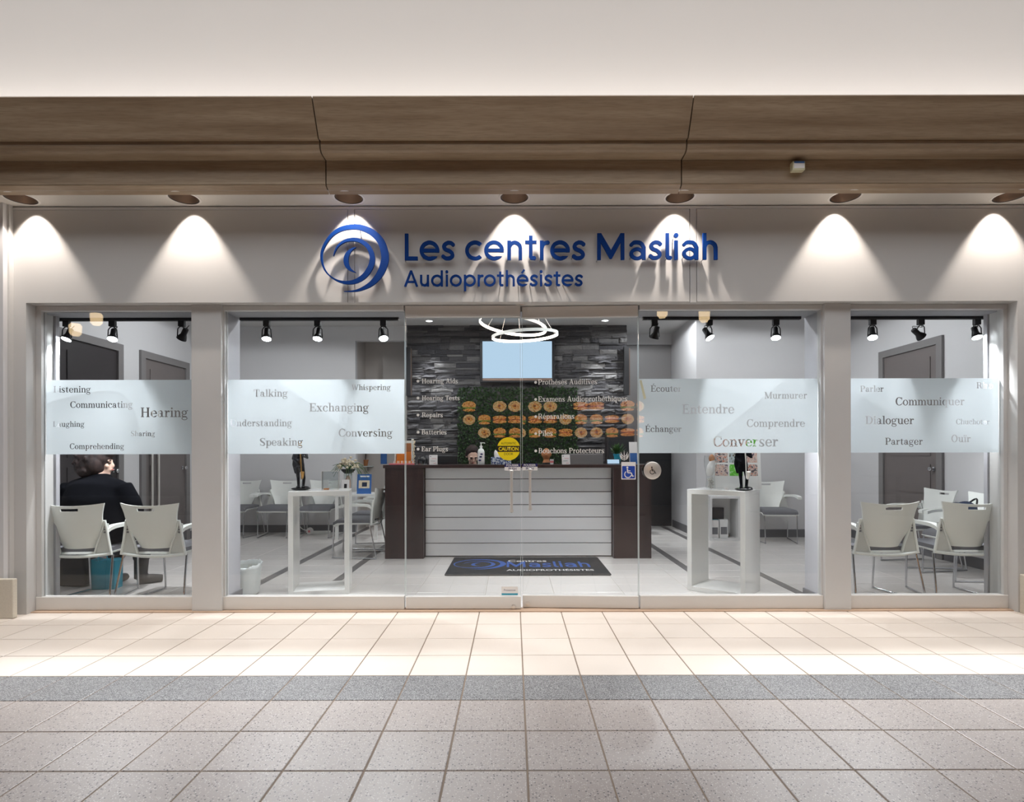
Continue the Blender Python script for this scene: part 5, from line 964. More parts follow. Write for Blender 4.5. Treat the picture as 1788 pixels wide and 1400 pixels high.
def card(name, label, cat, x, y, z, wd, ht, mat, bits, lean=-8, rz=0):
    t = thing(name, label, cat, (x, y, z), R(rz)); t.rotation_euler = (R(lean), 0, R(rz)); link('sheet', boxm('sheet', mat, -wd / 2, 0, 0, wd / 2, 0.006, ht), t)
    for k, (nm, m_, a_, b_, c_, d_) in enumerate(bits): link(nm, boxm(nm, m_, -wd / 2 + a_ * wd, -0.0012 - 0.0006 * k, b_ * ht, -wd / 2 + c_ * wd, -0.0003 - 0.0006 * k, d_ * ht), t)
    return t
card('brochure', 'blue brochure with a picture standing on the small table', 'brochure', -2.09, YD(7.98), tz + 0.001, 0.20, 0.275, 'blue_print', [('picture', 'flower', 0.12, 0.28, 0.88, 0.68), ('headline', 'paper', 0.2, 0.85, 0.85, 0.92), ('motif', 'denim', 0.35, 0.36, 0.7, 0.58)])
card('leaflet', 'white leaflet with dark motif standing before the flower vase', 'leaflet', -2.345, YD(7.95), tz + 0.001, 0.11, 0.20, 'paper', [('motif', 'black', 0.35, 0.4, 0.7, 0.7), ('spot', 'orange', 0.1, 0.05, 0.3, 0.18)])
card('poster', 'narrow blue poster on the recess wall beside the counter', 'poster', PX(669, 9.2), YB + 0.592, 1.02, 0.10, 0.40, 'blue_print', [('headline', 'paper', 0.1, 0.8, 0.9, 0.9)], 0)
sh_ = thing('wall_shelf', 'small glass wall shelf in the recess with a potted plant', 'shelf', (PX(638, 9.15), YB + 0.598, PZ(813, 9.1)))
link('board', boxm('board', 'glass_edge', -0.11, -0.16, -0.012, 0.11, -0.001, 0), sh_); link('bracket', MB().prism([(-0.002, -0.013), (-0.09, -0.013), (-0.002, -0.09)], YZ, -0.012, 0.012).mesh('bracket', 'steel'), sh_)
pp = thing('potted_plant', 'small dark topiary in a terracotta pot on the wall shelf', 'plant', (PX(638, 9.15), YB + 0.598 - 0.09, PZ(813, 9.1) + 0.0005))
link('pot', MB().lathe([(0.03, 0), (0.045, 0.085), (0.05, 0.085), (0.05, 0.10), (0.0, 0.095)], 16).mesh('pot', 'terracotta', 40), pp); link('stem', MB().tube([(0, 0, 0.09), (0.004, 0, 0.22)], 0.006, 6).mesh('stem', 'espresso'), pp); link('crown', remesh(MB().ell((0, 0, 0.27), 0.07, 0.07, 0.07).ell((0.04, 0, 0.25), 0.04, 0.04, 0.04).ell((-0.03, 0.02, 0.30), 0.045, 0.045, 0.04), 'crown', 'leaf', 0.012, 1), pp)
psx, psy = PX(548, 8.45), YD(8.45)
ps = thing('power_strip', 'white power strip with cable on the floor under the back chairs', 'power strip', (psx, psy, 0)); bev(link('body', boxm('body', 'white_plastic', -0.02, -0.03, 0.001, 0.24, 0.03, 0.045), ps), 0.005)
link('plug', MB().lathe([(0.0, 0), (0.05, 0), (0.05, 0.03), (0.0, 0.03)], 16, (-0.05, -0.02, 0.05), rot).mesh('plug', 'paper', 40), ps); link('cable', MB().tube(spline([Vector((-0.09, -0.02, 0.05)), Vector((-0.2, 0.0, 0.10)), Vector((-0.33, 0.10, 0.32)), Vector((-0.36, 0.18, 0.42))], 6), 0.006, 6).mesh('cable', 'white_plastic', 60), ps)
link('switch', boxm('switch', 'pink', -0.07, -0.0535, 0.03, -0.04, -0.0505, 0.06), ps)

# ------------------------------------------------------------------ things on the counter
def cpos(px, d_=6.7): return (PX(px, d_), YD(d_), CT + 0.0005)
sn = thing('sanitizer_bottle', 'clear pump bottle of hand sanitizer on the counter', 'bottle', cpos(840, 6.6))
link('bottle', MB().lathe([(0.0, 0), (0.036, 0), (0.040, 0.01), (0.040, 0.15), (0.030, 0.175), (0.014, 0.185), (0.014, 0.20), (0, 0.20)], 20).mesh('bottle', 'bag_plastic', 40), sn)
pu = link('pump', MB().lathe([(0.017, 0.20), (0.017, 0.215), (0.006, 0.218), (0.006, 0.245), (0.012, 0.247), (0.012, 0.255), (0, 0.255)], 14).tube([(0, 0, 0.251), (0.04, -0.005, 0.250), (0.045, -0.005, 0.243)], 0.005, 6).mesh('pump', 'white_plastic', 40), sn)
link('label', MB().lathe([(0.0405, 0.03), (0.0405, 0.14)], 20).mesh('label', 'blotch_label' if 'blotch_label' in MATS else 'paper', 60), sn)
for k, z_ in enumerate((0.05, 0.09, 0.12)): link('print', MB().ell((-0.012 + 0.01 * k, -0.0405, z_), 0.016, 0.003, 0.010, 10, 6).mesh('print', 'navy', 60), sn)
tb = thing('tissue_box', 'blue patterned tissue box with a white tissue on the counter', 'tissue box', cpos(875, 6.6))
bev(link('box', boxm('box', 'tissue_box', -0.115, -0.05, 0, 0.115, 0.06, 0.085), tb), 0.003); link('tissue', remesh(MB().ell((-0.05, 0, 0.10), 0.03, 0.02, 0.05).ell((-0.03, 0.005, 0.12), 0.022, 0.018, 0.05).ell((-0.065, 0, 0.125), 0.018, 0.015, 0.045), 'tissue', 'paper', 0.006, 2), tb)
for px, lab in ((756, 'white name card standing at the left of the counter'), (989, 'white name card standing at the right of the counter')):
    t = card('name_card', lab, 'card', PX(px, 6.55), YD(6.58), CT + 0.0005, 0.095, 0.115, 'paper', [('dot', 'navy', 0.12, 0.80, 0.22, 0.88), ('line', 'pink', 0.3, 0.6, 0.85, 0.63), ('line', 'seat_grey', 0.15, 0.35, 0.7, 0.38), ('line', 'pink', 0.5, 0.12, 0.8, 0.15)], -12, 6); t['group'] = 'name cards on the counter'
mo = thing('monitor', 'black computer monitor seen from behind at the left counter', 'monitor', cpos(775, 7.0)); mo.location.z = 0.76
bev(link('casing', boxm('casing', 'black', -0.16, 0, 0.12, 0.16, 0.04, 0.40), mo), 0.006); link('stand', boxm('stand', 'black', -0.03, 0.041, 0.012, 0.03, 0.07, 0.30), mo); link('foot', boxm('foot', 'black', -0.1, -0.02, 0, 0.1, 0.12, 0.012), mo)
mo2 = thing('monitor', 'wide dark computer monitor seen from behind at the right counter', 'monitor', cpos(1020, 7.0)); mo2.location.z = 0.76
bev(link('casing', boxm('casing', 'door_frame', -0.24, 0, 0.12, 0.24, 0.04, 0.42), mo2), 0.006); link('stand', boxm('stand', 'black', -0.03, 0.041, 0.012, 0.03, 0.07, 0.30), mo2); link('foot', boxm('foot', 'black', -0.1, -0.02, 0, 0.1, 0.12, 0.012), mo2)
dk = thing('work_desk', 'dark work desk behind the reception counter', 'desk', (0, CF + 0.44, 0)); link('worktop', boxm('worktop', 'espresso', -1.3, 0.0, 0.72, 1.4, 0.36, 0.755), dk)
for s in (-1.28, 1.34): link('support', boxm('support', 'espresso', s, 0.02, 0, s + 0.04, 0.34, 0.719), dk)
mo.location.y = CF + 0.50; mo2.location.y = CF + 0.50
gb = thing('glass_dome', 'dark rounded glass dome ornament on the counter', 'ornament', cpos(737, 6.65)); link('dome', MB().lathe([(0.062, 0.0), (0.062, 0.04), (0.05, 0.08), (0.03, 0.098), (0, 0.105)], 22).mesh('dome', 'black_gloss', 60), gb); link('ring', MB().lathe([(0.0, 0.0), (0.066, 0.0), (0.066, 0.012), (0.0625, 0.012)], 22).mesh('ring', 'chrome', 40), gb)
lc = thing('brochure_rack', 'orange and white brochure rack at the left end of the counter', 'rack', cpos(707, 6.62))
link('frame', MB().box(-0.12, 0, 0, -0.112, 0.12, 0.30).box(0.075, 0, 0, 0.083, 0.12, 0.30).box(-0.112, 0.10, 0, 0.075, 0.108, 0.28).mesh('frame', 'white_plastic'), lc)
for k in range(3): link('leaflet_stack', boxm('leaflet_stack', ('orange', 'orange', 'terracotta')[k], -0.105, 0.02 + 0.028 * k, 0.004, 0.07, 0.04 + 0.028 * k, (0.06, 0.15, 0.25)[k]), lc)
kc = MB(); r11 = random.Random(11)
for k in range(26): kc.ell((0.10 + r11.uniform(-0.008, 0.008), 0.03 + r11.uniform(-0.01, 0.01), 0.01 + 0.011 * k), 0.010, 0.010, 0.007, 6, 4)
o = link('bead_chain', kc.mesh('bead_chain', 'flower', 60), lc); o['kind'] = 'stuff'
tr_ = thing('pen_tray', 'pink tray of white pens at the left end of the counter', 'tray', cpos(703, 6.47)); bev(link('tray', boxm('tray', 'pink', -0.15, -0.03, 0.0, 0.13, 0.025, 0.018), tr_), 0.003)
for k in range(16): link('pen', MB().tube([(-0.10 + 0.0145 * k, 0.0, 0.0185), (-0.10 + 0.0145 * k, 0.004, 0.045)], 0.0045, 6).mesh('pen', ('paper', 'flower', 'orange')[k % 3]), tr_)
bs = thing('face_bust', 'small terracotta face sculpture on the counter', 'sculpture', cpos(954, 6.75)); link('head', remesh(MB().ell((0, 0, 0.115), 0.05, 0.045, 0.075).ell((0, -0.045, 0.11), 0.012, 0.012, 0.018).ell((-0.05, 0, 0.115), 0.012, 0.012, 0.022).ell((0.05, 0, 0.115), 0.012, 0.012, 0.022).tube([(0, 0, 0.01), (0, 0, 0.06)], [0.05, 0.03], 12), 'head', 'terracotta', 0.006, 3), bs); link('base', MB().lathe([(0.0, 0), (0.05, 0), (0.05, 0.02), (0, 0.02)], 18).mesh('base', 'black', 40), bs)
cp = thing('striped_cup', 'small red and white cup on the counter beside the sculpture', 'cup', cpos(963.5, 6.6)); link('cup', MB().lathe([(0.0, 0), (0.018, 0), (0.022, 0.06), (0.019, 0.06), (0.016, 0.004), (0, 0.004)], 16).mesh('cup', 'paper', 40), cp); link('stripe', MB().lathe([(0.0205, 0.02), (0.0222, 0.042)], 16).mesh('stripe', 'pink', 60), cp)
pt_ = thing('counter_plant', 'small leafy plant in a teal pot at the right of the counter', 'plant', cpos(1078, 6.85)); link('pot', MB().lathe([(0.03, 0), (0.045, 0.10), (0.05, 0.10), (0.05, 0.12), (0, 0.11)], 16).mesh('pot', 'teal_bag', 40), pt_)
lm = MB(); r12 = random.Random(12)
for k in range(60):
    a_ = r12.uniform(0, 6.28); e = r12.uniform(0.2, 1.4); L = r12.uniform(0.05, 0.13); q = Vector((math.cos(a_) * math.cos(e), math.sin(a_) * math.cos(e), math.sin(e))); p = Vector((0, 0, 0.12)) + q * L; u = Vector((-q.y, q.x, 0)).normalized() * 0.014; lm.add([Vector((0, 0, 0.11)) + q * L * 0.3, p * 1 + u - q * 0.02, p + q * 0.02, p - u - q * 0.02], [(0, 1, 2, 3)])
o = link('leaves', lm.mesh('leaves', 'leaf'), pt_); o['kind'] = 'stuff'
tab = thing('tablet', 'small lit blue tablet screen at the right of the counter', 'tablet', cpos(1071, 6.75)); tab.rotation_euler = (R(-18), 0, 0); link('casing', boxm('casing', 'black', -0.075, 0, 0.002, 0.075, 0.01, 0.06), tab); link('screen', boxm('screen', 'screen', -0.07, -0.001, 0.006, 0.07, -0.0002, 0.056), tab)
br = thing('pamphlet', 'tall white and blue pamphlet at the right end of the counter', 'pamphlet', cpos(1107, 6.7)); link('sheet', MB().prism([(0, 0), (0.006, 0), (0.05, 0.26), (0.044, 0.26)], YZ, -0.05, 0.045).mesh('sheet', 'paper'), br); link('picture', MB().prism([(-0.0015, 0.003), (0.0, 0.003), (0.022, 0.13), (0.0205, 0.13)], YZ, -0.045, 0.04).mesh('picture', 'blue_print'), br)
ca = thing('dark_cabinet', 'dark framed cabinet against the stone wall at the right', 'cabinet', (PX(1084, 8.3), YD(8.42), 0)); bev(link('body', boxm('body', 'door_dark', -0.20, -0.12, 0, 0.20, 0.07, PZ(752, 8.3)), ca), 0.004); link('door', boxm('door', 'black', -0.18, -0.131, 0.05, 0.18, -0.1205, PZ(756, 8.3)), ca)

# ------------------------------------------------------------------ people
def head_mesh(mb, c, rot_, s=1.0):
    def e(x, y, z, a, b, d_): p = rot_ @ Vector((x * s, y * s, z * s)); mb.ell((c[0] + p.x, c[1] + p.y, c[2] + p.z), a * s, b * s, d_ * s, 16, 10, rot_)
    e(0, 0.012, 0.03, 0.073, 0.088, 0.082); e(0, -0.022, -0.03, 0.058, 0.062, 0.075); e(0, -0.055, -0.085, 0.026, 0.022, 0.02)
    e(0, -0.092, -0.018, 0.013, 0.018, 0.02); e(0, -0.084, 0.006, 0.010, 0.014, 0.028); e(-0.076, 0.012, -0.012, 0.010, 0.02, 0.03); e(0.076, 0.012, -0.012, 0.010, 0.02, 0.03)
    e(-0.038, -0.062, -0.02, 0.024, 0.018, 0.022); e(0.038, -0.062, -0.02, 0.024, 0.018, 0.022); e(0, -0.078, -0.052, 0.026, 0.014, 0.012)
    e(-0.03, -0.074, 0.026, 0.026, 0.012, 0.010); e(0.03, -0.074, 0.026, 0.026, 0.012, 0.010)
def face_bits(parent, c, rot_, s=1.0):
    def e(nm, x, y, z, a, b, d_, mt): p = rot_ @ Vector((x * s, y * s, z * s)); link(nm, MB().ell((c[0] + p.x, c[1] + p.y, c[2] + p.z), a * s, b * s, d_ * s, 10, 8, rot_).mesh(nm, mt, 180), parent)
    for q in (-1, 1): e('eye', q * 0.031, -0.081, 0.004, 0.014, 0.008, 0.006, 'black'); e('eyebrow', q * 0.032, -0.086, 0.028, 0.020, 0.005, 0.0045, 'hair')
    e('lips', 0, -0.092, -0.052, 0.022, 0.007, 0.008, 'lips')
def hand(mb, c, aim, up, s=1.0):
    a = Vector(aim).normalized(); u = Vector(up).normalized(); sd = a.cross(u).normalized()
    mb.tube([Vector(c), Vector(c) + a * 0.045, Vector(c) + a * 0.085], [0.024, 0.034, 0.032], 10)
    for k, (o_, L) in enumerate(((-0.027, 0.062), (-0.009, 0.074), (0.009, 0.07), (0.027, 0.055))):
        b = Vector(c) + a * 0.08 + sd * o_; mb.tube([b, b + a * L * 0.5 - u * 0.008, b + a * L * 0.85 - u * 0.03], [0.0095, 0.009, 0.0075], 7)
    b = Vector(c) + a * 0.03 - sd * 0.028; mb.tube([b, b + a * 0.03 - sd * 0.022 - u * 0.01, b + a * 0.06 - sd * 0.02 - u * 0.02], [0.012, 0.011, 0.009], 7)
# seated visitor, seen from behind, looking to the right
vp = thing('person', 'seated person in a black coat with short dark hair seen from behind', 'person', (-3.47, 0.46, 0.0))
b = MB()
hc = Vector((-0.005, 0.03, 1.105)); hr = Matrix.Rotation(R(106), 3, 'Z')
b.ell((0, -0.02, 0.53), 0.17, 0.14, 0.10); b.tube([(0, -0.02, 0.52), (0, -0.045, 0.72), (0, -0.015, 0.90)], [0.145, 0.14, 0.15], 16); b.ell((0, -0.01, 0.90), 0.20, 0.11, 0.09); b.tube([(0, 0.0, 0.95), (0, 0.02, 1.03)], [0.065, 0.055], 12)
for q in (-1, 1):
    b.tube([(q * 0.09, 0.0, 0.53), (q * 0.12, 0.30, 0.53), (q * 0.12, 0.42, 0.50)], [0.085, 0.075, 0.062], 14); b.tube([(q * 0.12, 0.42, 0.50), (-0.155 if q < 0 else 0.085, 0.44, 0.30), (-0.16 if q < 0 else 0.075, 0.43, 0.09)], [0.058, 0.046, 0.036], 12)
    b.tube([(q * 0.19, -0.01, 0.92), (q * 0.245, 0.02, 0.74), (q * 0.235, 0.06, 0.68)], [0.065, 0.055, 0.05], 12); b.tube([(q * 0.235, 0.06, 0.68), (q * 0.15, 0.26, 0.64)], [0.046, 0.034], 12); hand(b, (q * 0.14, 0.27, 0.635), (-q * 0.5, 0.8, -0.1), (0, 0, 1))
head_mesh(b, hc, hr)
bo = link('body', remesh(b, 'body', 'skin', 0.009, 4), vp)
face_bits(vp, hc, hr)
cb_ = MB(); cb_.tube([(0, -0.03, 0.455), (0, -0.05, 0.62), (0, -0.055, 0.80), (0, -0.03, 0.90), (0, 0.0, 0.985)], [0.20, 0.205, 0.215, 0.19, 0.10], 22)
for k in range(len(cb_.v)): p = cb_.v[k]; cb_.v[k] = (p[0] * 1.18, p[1] * 0.72, p[2])
cb_.ell((0, -0.015, 0.925), 0.25, 0.115, 0.075); cb_.ell((0, 0.01, 0.995), 0.10, 0.095, 0.035)
for q in (-1, 1):
    cb_.tube([(q * 0.20, -0.02, 0.92), (q * 0.272, -0.01, 0.78), (q * 0.268, 0.05, 0.68)], [0.085, 0.085, 0.078], 14); cb_.tube([(q * 0.262, 0.04, 0.69), (q * 0.16, 0.25, 0.645)], [0.07, 0.056], 14)
    cb_.tube([(q * 0.11, 0.02, 0.52), (q * 0.13, 0.36, 0.525)], [0.105, 0.10], 14)
cb_.tube([(0.255, 0.14, 0.66), (0.285, 0.20, 0.50), (0.27, 0.26, 0.42)], [0.05, 0.05, 0.035], 12)
link('coat', remesh(cb_, 'coat', 'coat_black', 0.012, 14), vp)
ha = MB(); r13 = random.Random(13)
def hp(x, y, z): p = hr @ Vector((x, y, z)); return (hc.x + p.x, hc.y + p.y, hc.z + p.z)
for x, y, z, rx_, rz_ in ((0, 0.04, 0.045, 0.125, 0.108), (0, 0.06, -0.02, 0.125, 0.10), (-0.075, 0.02, -0.005, 0.062, 0.085), (0.075, 0.02, -0.005, 0.062, 0.085), (0, -0.04, 0.09, 0.075, 0.05), (0.05, 0.075, -0.06, 0.075, 0.06), (-0.05, 0.075, -0.06, 0.075, 0.06)): ha.ell(hp(x, y, z), rx_, rx_, rz_, 16, 12)
for k in range(150):
    a_ = r13.uniform(0, 6.28); e = r13.uniform(-0.7, 1.45); q = Vector((math.cos(a_) * math.cos(e), math.sin(a_) * math.cos(e), math.sin(e)))
    if q.y < -0.1 and q.z < 0.62: continue
    c1 = Vector(hp(q.x * 0.118, 0.045 + q.y * 0.118, 0.02 + q.z * 0.115)); sw2 = Vector((r13.uniform(-0.02, 0.02), r13.uniform(-0.02, 0.02), -0.03)); ha.tube([c1 - sw2, c1, c1 + sw2 * 1.3], [0.010, 0.017, 0.008], 7)
link('hair', remesh(ha, 'hair', 'hair', 0.007, 1), vp)
for q, yaw in ((-1, 0.1), (1, -0.9)):
    bt_ = MB(); an = Vector((-0.16 if q < 0 else 0.075, 0.43, 0.0)); fd = Vector((-math.sin(yaw), math.cos(yaw), 0))
    bt_.tube([an + Vector((0, 0.01, 0.26)), an + Vector((0, 0, 0.12)), an + Vector((0, -0.005, 0.05))], [0.062, 0.055, 0.052], 14); bt_.tube([an + Vector((0, 0, 0.04)) - fd * 0.03, an + Vector((0, 0, 0.042)) + fd * 0.08, an + Vector((0, 0, 0.034)) + fd * 0.17], [0.042, 0.043, 0.034], 14); bt_.tube([an + Vector((0, 0.01, 0.235)), an + Vector((0, 0.01, 0.275))], [0.07, 0.07], 14)
    me = remesh(bt_, 'boot', 'boot', 0.008, 3)
    for v_ in me.vertices: v_.co.z = max(v_.co.z, 0.002)
    link('boot', me, vp)
    link('trouser_leg', remesh(MB().tube([(q * 0.10, 0.10, 0.53), (q * 0.12, 0.40, 0.53), (q * 0.122, 0.455, 0.47), (-0.155 if q < 0 else 0.085, 0.44, 0.30), (-0.16 if q < 0 else 0.08, 0.437, 0.24)], [0.09, 0.08, 0.074, 0.066, 0.062], 14), 'trouser_leg', 'trousers', 0.012, 3), vp)
# receptionist behind the counter
rp = thing('person', 'receptionist with dark tied hair looking down behind the counter', 'person', (-0.535, YD(7.58), 0.0))
b = MB(); hc2 = Vector((0.0, -0.10, 1.155)); hr2 = Matrix.Rotation(R(16), 3, 'Z') @ Matrix.Rotation(R(32), 3, 'X')
b.ell((0, 0.06, 0.56), 0.17, 0.14, 0.10); b.tube([(0, 0.06, 0.55), (0, 0.05, 0.75), (0, 0.02, 0.92)], [0.14, 0.125, 0.14], 16); b.ell((0, 0.015, 0.95), 0.18, 0.10, 0.08); b.tube([(0, 0.01, 0.98), (0, -0.05, 1.09)], [0.055, 0.05], 12)
for q in (-1, 1):
    b.tube([(q * 0.09, 0.04, 0.53), (q * 0.11, -0.26, 0.54), (q * 0.11, -0.36, 0.50)], [0.085, 0.07, 0.06], 14); b.tube([(q * 0.11, -0.36, 0.50), (q * 0.11, -0.35, 0.25), (q * 0.11, -0.33, 0.06)], [0.058, 0.05, 0.036], 12); b.tube([(q * 0.11, -0.32, 0.035), (q * 0.11, -0.46, 0.03)], [0.035, 0.03], 10)
    b.tube([(q * 0.17, 0.02, 0.96), (q * 0.225, -0.02, 0.82), (q * 0.21, -0.10, 0.76)], [0.055, 0.045, 0.04], 12); b.tube([(q * 0.21, -0.10, 0.76), (q * 0.12, -0.26, 0.81)], [0.038, 0.028], 12); hand(b, (q * 0.115, -0.27, 0.815), (-q * 0.5, -0.8, 0), (0, 0, 1))
head_mesh(b, hc2, hr2, 0.98); bo2 = link('body', remesh(b, 'body', 'skin', 0.009, 3), rp); face_bits(rp, hc2, hr2, 0.98)
cl_ = MB(); cl_.tube([(0, 0.06, 0.50), (0, 0.05, 0.72), (0, 0.03, 0.90), (0, 0.01, 1.01)], [0.165, 0.15, 0.165, 0.07], 18); cl_.ell((0, 0.015, 0.955), 0.205, 0.115, 0.075)
for q in (-1, 1): cl_.tube([(q * 0.17, 0.02, 0.965), (q * 0.23, -0.02, 0.82), (q * 0.21, -0.10, 0.765)], [0.066, 0.058, 0.052], 12); cl_.tube([(q * 0.21, -0.10, 0.765), (q * 0.13, -0.24, 0.808)], [0.05, 0.038], 12); cl_.tube([(q * 0.09, 0.04, 0.53), (q * 0.11, -0.34, 0.53), (q * 0.11, -0.36, 0.10)], [0.095, 0.075, 0.06], 12)
link('blouse', remesh(cl_, 'blouse', 'blouse', 0.012, 3), rp)
hh3 = MB()
def hp2(x, y, z): p = hr2 @ Vector((x, y, z)); return (hc2.x + p.x, hc2.y + p.y, hc2.z + p.z)
for x, y, z, r_ in ((0, 0.032, 0.05, 0.088), (0, 0.05, 0.0, 0.085), (-0.05, 0.03, 0.01, 0.045), (0.05, 0.03, 0.01, 0.045), (0, 0.0, 0.085, 0.05), (0, 0.13, 0.03, 0.05)): hh3.ell(hp2(x, y, z), r_, r_, r_, 14, 10)
link('hair', remesh(hh3, 'hair', 'hair', 0.008, 2), rp)
st_ = thing('office_stool', 'dark stool under the receptionist behind the counter', 'stool', (-0.535, YD(7.64), 0)); link('seat', MB().lathe([(0.0, 0.40), (0.19, 0.40), (0.20, 0.42), (0.19, 0.455), (0, 0.46)], 24).mesh('seat', 'seat_grey', 50), st_); link('column', MB().tube([(0, 0, 0.05), (0, 0, 0.40)], 0.03, 12).mesh('column', 'chrome', 60), st_)
for k in range(5): a_ = 2 * math.pi * k / 5; link('foot', MB().tube([(0, 0, 0.06), (0.25 * math.cos(a_), 0.25 * math.sin(a_), 0.022)], [0.022, 0.02], 8).mesh('foot', 'black', 60), st_)

# ------------------------------------------------------------------ bags
bg = thing('shopping_bag', 'bright teal paper shopping bag on the floor beside the boots', 'bag', (PX(187, 5.05), YD(5.05), 0), R(4))
bev(link('body', MB().prism([(-0.095, 0), (0.095, 0), (0.10, 0.25), (0.07, 0.262), (-0.06, 0.252), (-0.10, 0.265)], XZ, -0.06, 0.06).mesh('body', 'teal_bag'), bg), 0.003); link('fold', boxm('fold', 'teal_bag', 0.02, -0.0625, 0.002, 0.024, -0.0605, 0.25), bg)
link('handle', MB().tube(spline([Vector((-0.04, -0.058, 0.24)), Vector((-0.03, -0.062, 0.30)), Vector((0.03, -0.062, 0.30)), Vector((0.04, -0.058, 0.24))], 5), 0.004, 6).mesh('handle', 'teal_bag', 60), bg)
tt = thing('tote_bag', 'dark brown tote bag on the floor under the seated person', 'bag', (PX(136, 5.16), YD(5.16), 0), R(-4))
link('body', remesh(MB().prism([(-0.13, 0.004), (0.12, 0.004), (0.135, 0.14), (0.10, 0.27), (-0.10, 0.275), (-0.14, 0.13)], XZ, -0.075, 0.075), 'body', 'boot', 0.012, 4), tt); link('strap', MB().tube(spline([Vector((-0.06, -0.07, 0.24)), Vector((-0.05, -0.08, 0.33)), Vector((0.05, -0.08, 0.33)), Vector((0.06, -0.07, 0.24))], 5), 0.007, 6).mesh('strap', 'boot', 60), tt)
hb = thing('handbag', 'dark navy bag lying on the chair by the right wall', 'bag', (4.27, YD(5.42), 0.448), R(80)); link('body', remesh(MB().ell((0, 0, 0.10), 0.19, 0.13, 0.10).ell((0.06, 0.02, 0.17), 0.13, 0.10, 0.09).ell((-0.05, 0, 0.19), 0.10, 0.09, 0.09), 'body', 'denim', 0.014, 3), hb); link('strap', MB().tube(spline([Vector((-0.1, -0.06, 0.22)), Vector((-0.03, -0.10, 0.30)), Vector((0.08, -0.08, 0.24))], 5), 0.008, 6).mesh('strap', 'black', 60), hb)

# ------------------------------------------------------------------ across the concourse: what the glass reflects
def lit_food(nm_, stops, e_): m_ = blotch('lit_' + nm_, stops, 26, 0.6, e_); return m_
lit_food('bun', [(0.36, (0.30, 0.07, 0.015)), (0.46, (0.85, 0.28, 0.05)), (0.55, (1.0, 0.45, 0.12)), (0.66, (0.9, 0.6, 0.3))], 4.2)
lit_food('cream_food', [(0.36, (0.45, 0.16, 0.04)), (0.46, (0.95, 0.50, 0.18)), (0.56, (1.0, 0.70, 0.40)), (0.66, (0.40, 0.36, 0.08))], 4.0)
lit_food('greens', [(0.4, (0.10, 0.16, 0.02)), (0.6, (0.40, 0.46, 0.06))], 3.5); lit_food('meat', [(0.4, (0.25, 0.04, 0.02)), (0.6, (0.75, 0.20, 0.08))], 3.5)
emission('pendant_glow', (1.0, 0.72, 0.40), 9.0)
mn = thing('menu_board', 'backlit menu board of sandwich pictures across the concourse seen in the door glass', 'menu board', (0.9, -9.2, 0))
link('panel', boxm('panel', 'black', -3.2, -0.10, 1.5, 3.2, -0.02, 3.0), mn)
sub_b = MB().ell((0, 0, 0.045), 0.17, 0.03, 0.05, 16, 8).ell((0, 0, -0.05), 0.17, 0.03, 0.04, 16, 8).mesh('bun', 'lit_bun', 60); sub_f = MB().box(-0.16, -0.02, -0.012, 0.16, 0.034, 0.006).mesh('filling', 'lit_meat')
bur_b = MB().ell((0, 0, 0.03), 0.15, 0.03, 0.09, 16, 8).ell((0, 0, -0.085), 0.14, 0.03, 0.03, 16, 8).mesh('bun', 'lit_bun', 60); bur_f = MB().box(-0.15, -0.02, -0.05, 0.15, 0.036, -0.02).mesh('filling', 'lit_greens')
wra_b = MB().ell((0, 0, 0), 0.15, 0.03, 0.125, 18, 8).mesh('wrap', 'lit_cream_food', 60); wra_f = MB().ell((0.01, 0.02, 0), 0.09, 0.022, 0.07, 16, 8).mesh('filling', 'lit_bun', 60); wra_g = MB().ell((0.0, 0.032, 0.01), 0.04, 0.016, 0.03, 10, 6).mesh('garnish', 'lit_meat', 60)
kinds = [(sub_b, [('filling', sub_f)]), (bur_b, [('filling', bur_f)]), (wra_b, [('filling', wra_f), ('garnish', wra_g)])]
for k in range(12):
    for j in range(3):
        if (j == 2 and k % 3 == 1) or (j == 0 and k < 1): continue
        me, subs = kinds[(k * 2 + j * 2 + (k // 3)) % 3]; p_ = link('picture', me, mn, (-1.95 + 0.365 * k, 0.0, 1.68 + 0.315 * j)); p_.scale = (1, 1, 1) if j < 2 else (1.1, 1, 1.05)
        for sn_, sm in subs: link(sn_, sm, p_)
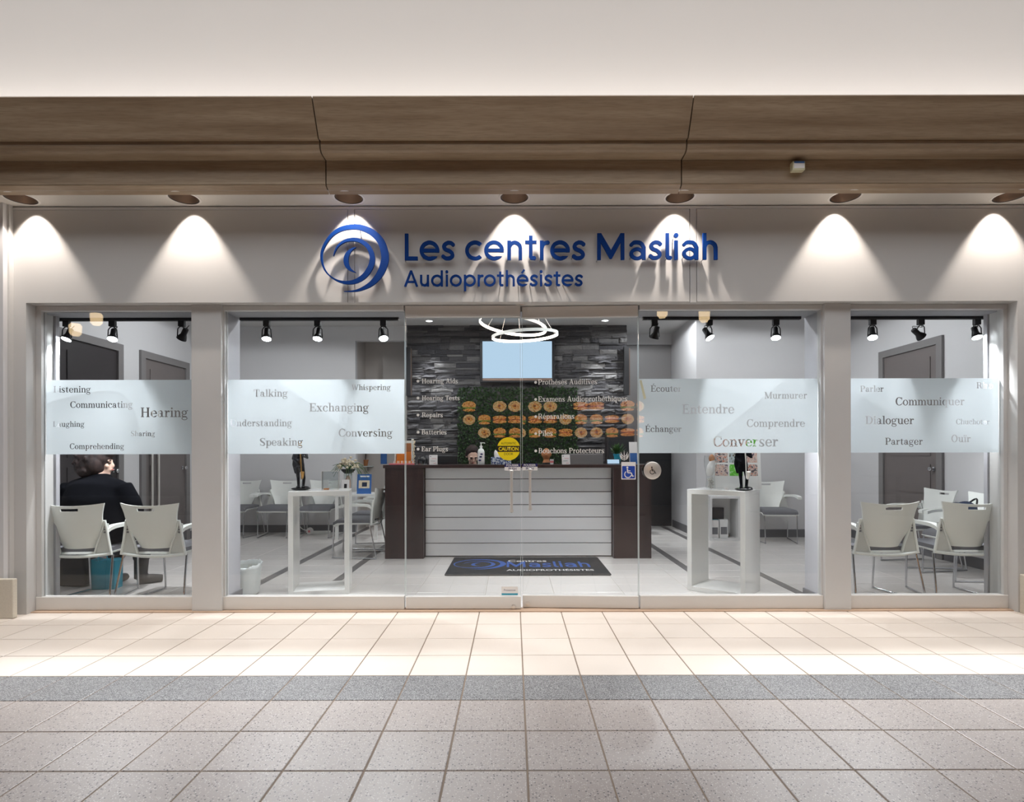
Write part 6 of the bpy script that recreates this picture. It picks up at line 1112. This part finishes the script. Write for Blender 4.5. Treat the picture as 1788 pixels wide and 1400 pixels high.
cn = thing('food_counter', 'dark food counter across the concourse under the menu board', 'counter', (0.9, -9.0, 0)); link('body', boxm('body', 'mall_wall', -4.0, -0.4, 0, 4.0, 0.3, 1.0), cn); link('worktop', boxm('worktop', 'table_top', -4.05, -0.45, 1.001, 4.05, 0.35, 1.04), cn)
link('support', boxm('support', 'black', -3.2, -0.36, 1.041, -3.1, -0.30, 1.5), cn); link('support', boxm('support', 'black', 3.1, -0.36, 1.041, 3.2, -0.30, 1.5), cn)
mn.location.y = -9.25
for x, z_, lab in ((-10.4, 4.15, 'left'), (-9.9, 4.4, 'second'), (3.55, 4.55, 'third'), (4.55, 4.45, 'right')):
    t = thing('pendant_lamp', 'warm glass pendant lamp over the food court seen as the %s reflected lamp' % lab, 'pendant lamp', (x, -9.2, z_), 0, 'food court pendant lamps')
    link('shade', MB().lathe([(0.0, -0.16), (0.07, -0.15), (0.12, -0.09), (0.13, 0.10), (0.10, 0.14), (0, 0.15)], 18).mesh('shade', 'pendant_glow', 60), t); link('cord', MB().tube([(0, 0, 0.15), (0, 0, 5.99 - z_)], 0.008, 6).mesh('cord', 'black'), t)
for k, (x, y) in enumerate(((-6.6, -7.0), (-3.9, -6.6), (-1.6, -7.4), (2.3, -6.7), (5.0, -7.2), (7.4, -6.6))):
    t = thing('cafe_table', ('first', 'second', 'third', 'fourth', 'fifth', 'sixth')[k] + ' dark glossy pedestal table from the left across the concourse', 'table', (x, y, 0), 0, 'food court tables')
    bev(link('tabletop', boxm('tabletop', 'table_top', -0.5, -0.38, 0.725, 0.5, 0.38, 0.755), t), 0.004); link('column', MB().tube([(0, 0, 0.02), (0, 0, 0.725)], 0.04, 12).mesh('column', 'black', 60), t); link('foot', MB().lathe([(0, 0), (0.26, 0), (0.26, 0.015), (0.05, 0.04), (0, 0.04)], 24).mesh('foot', 'black', 40), t)

for nm_ in ('lamp_white', 'lamp_warm', 'lit_bun', 'lit_cream_food', 'lit_greens', 'lit_meat', 'pendant_glow'): MATS[nm_].cycles.emission_sampling = 'NONE'   # their light is carried by the lamps beside them
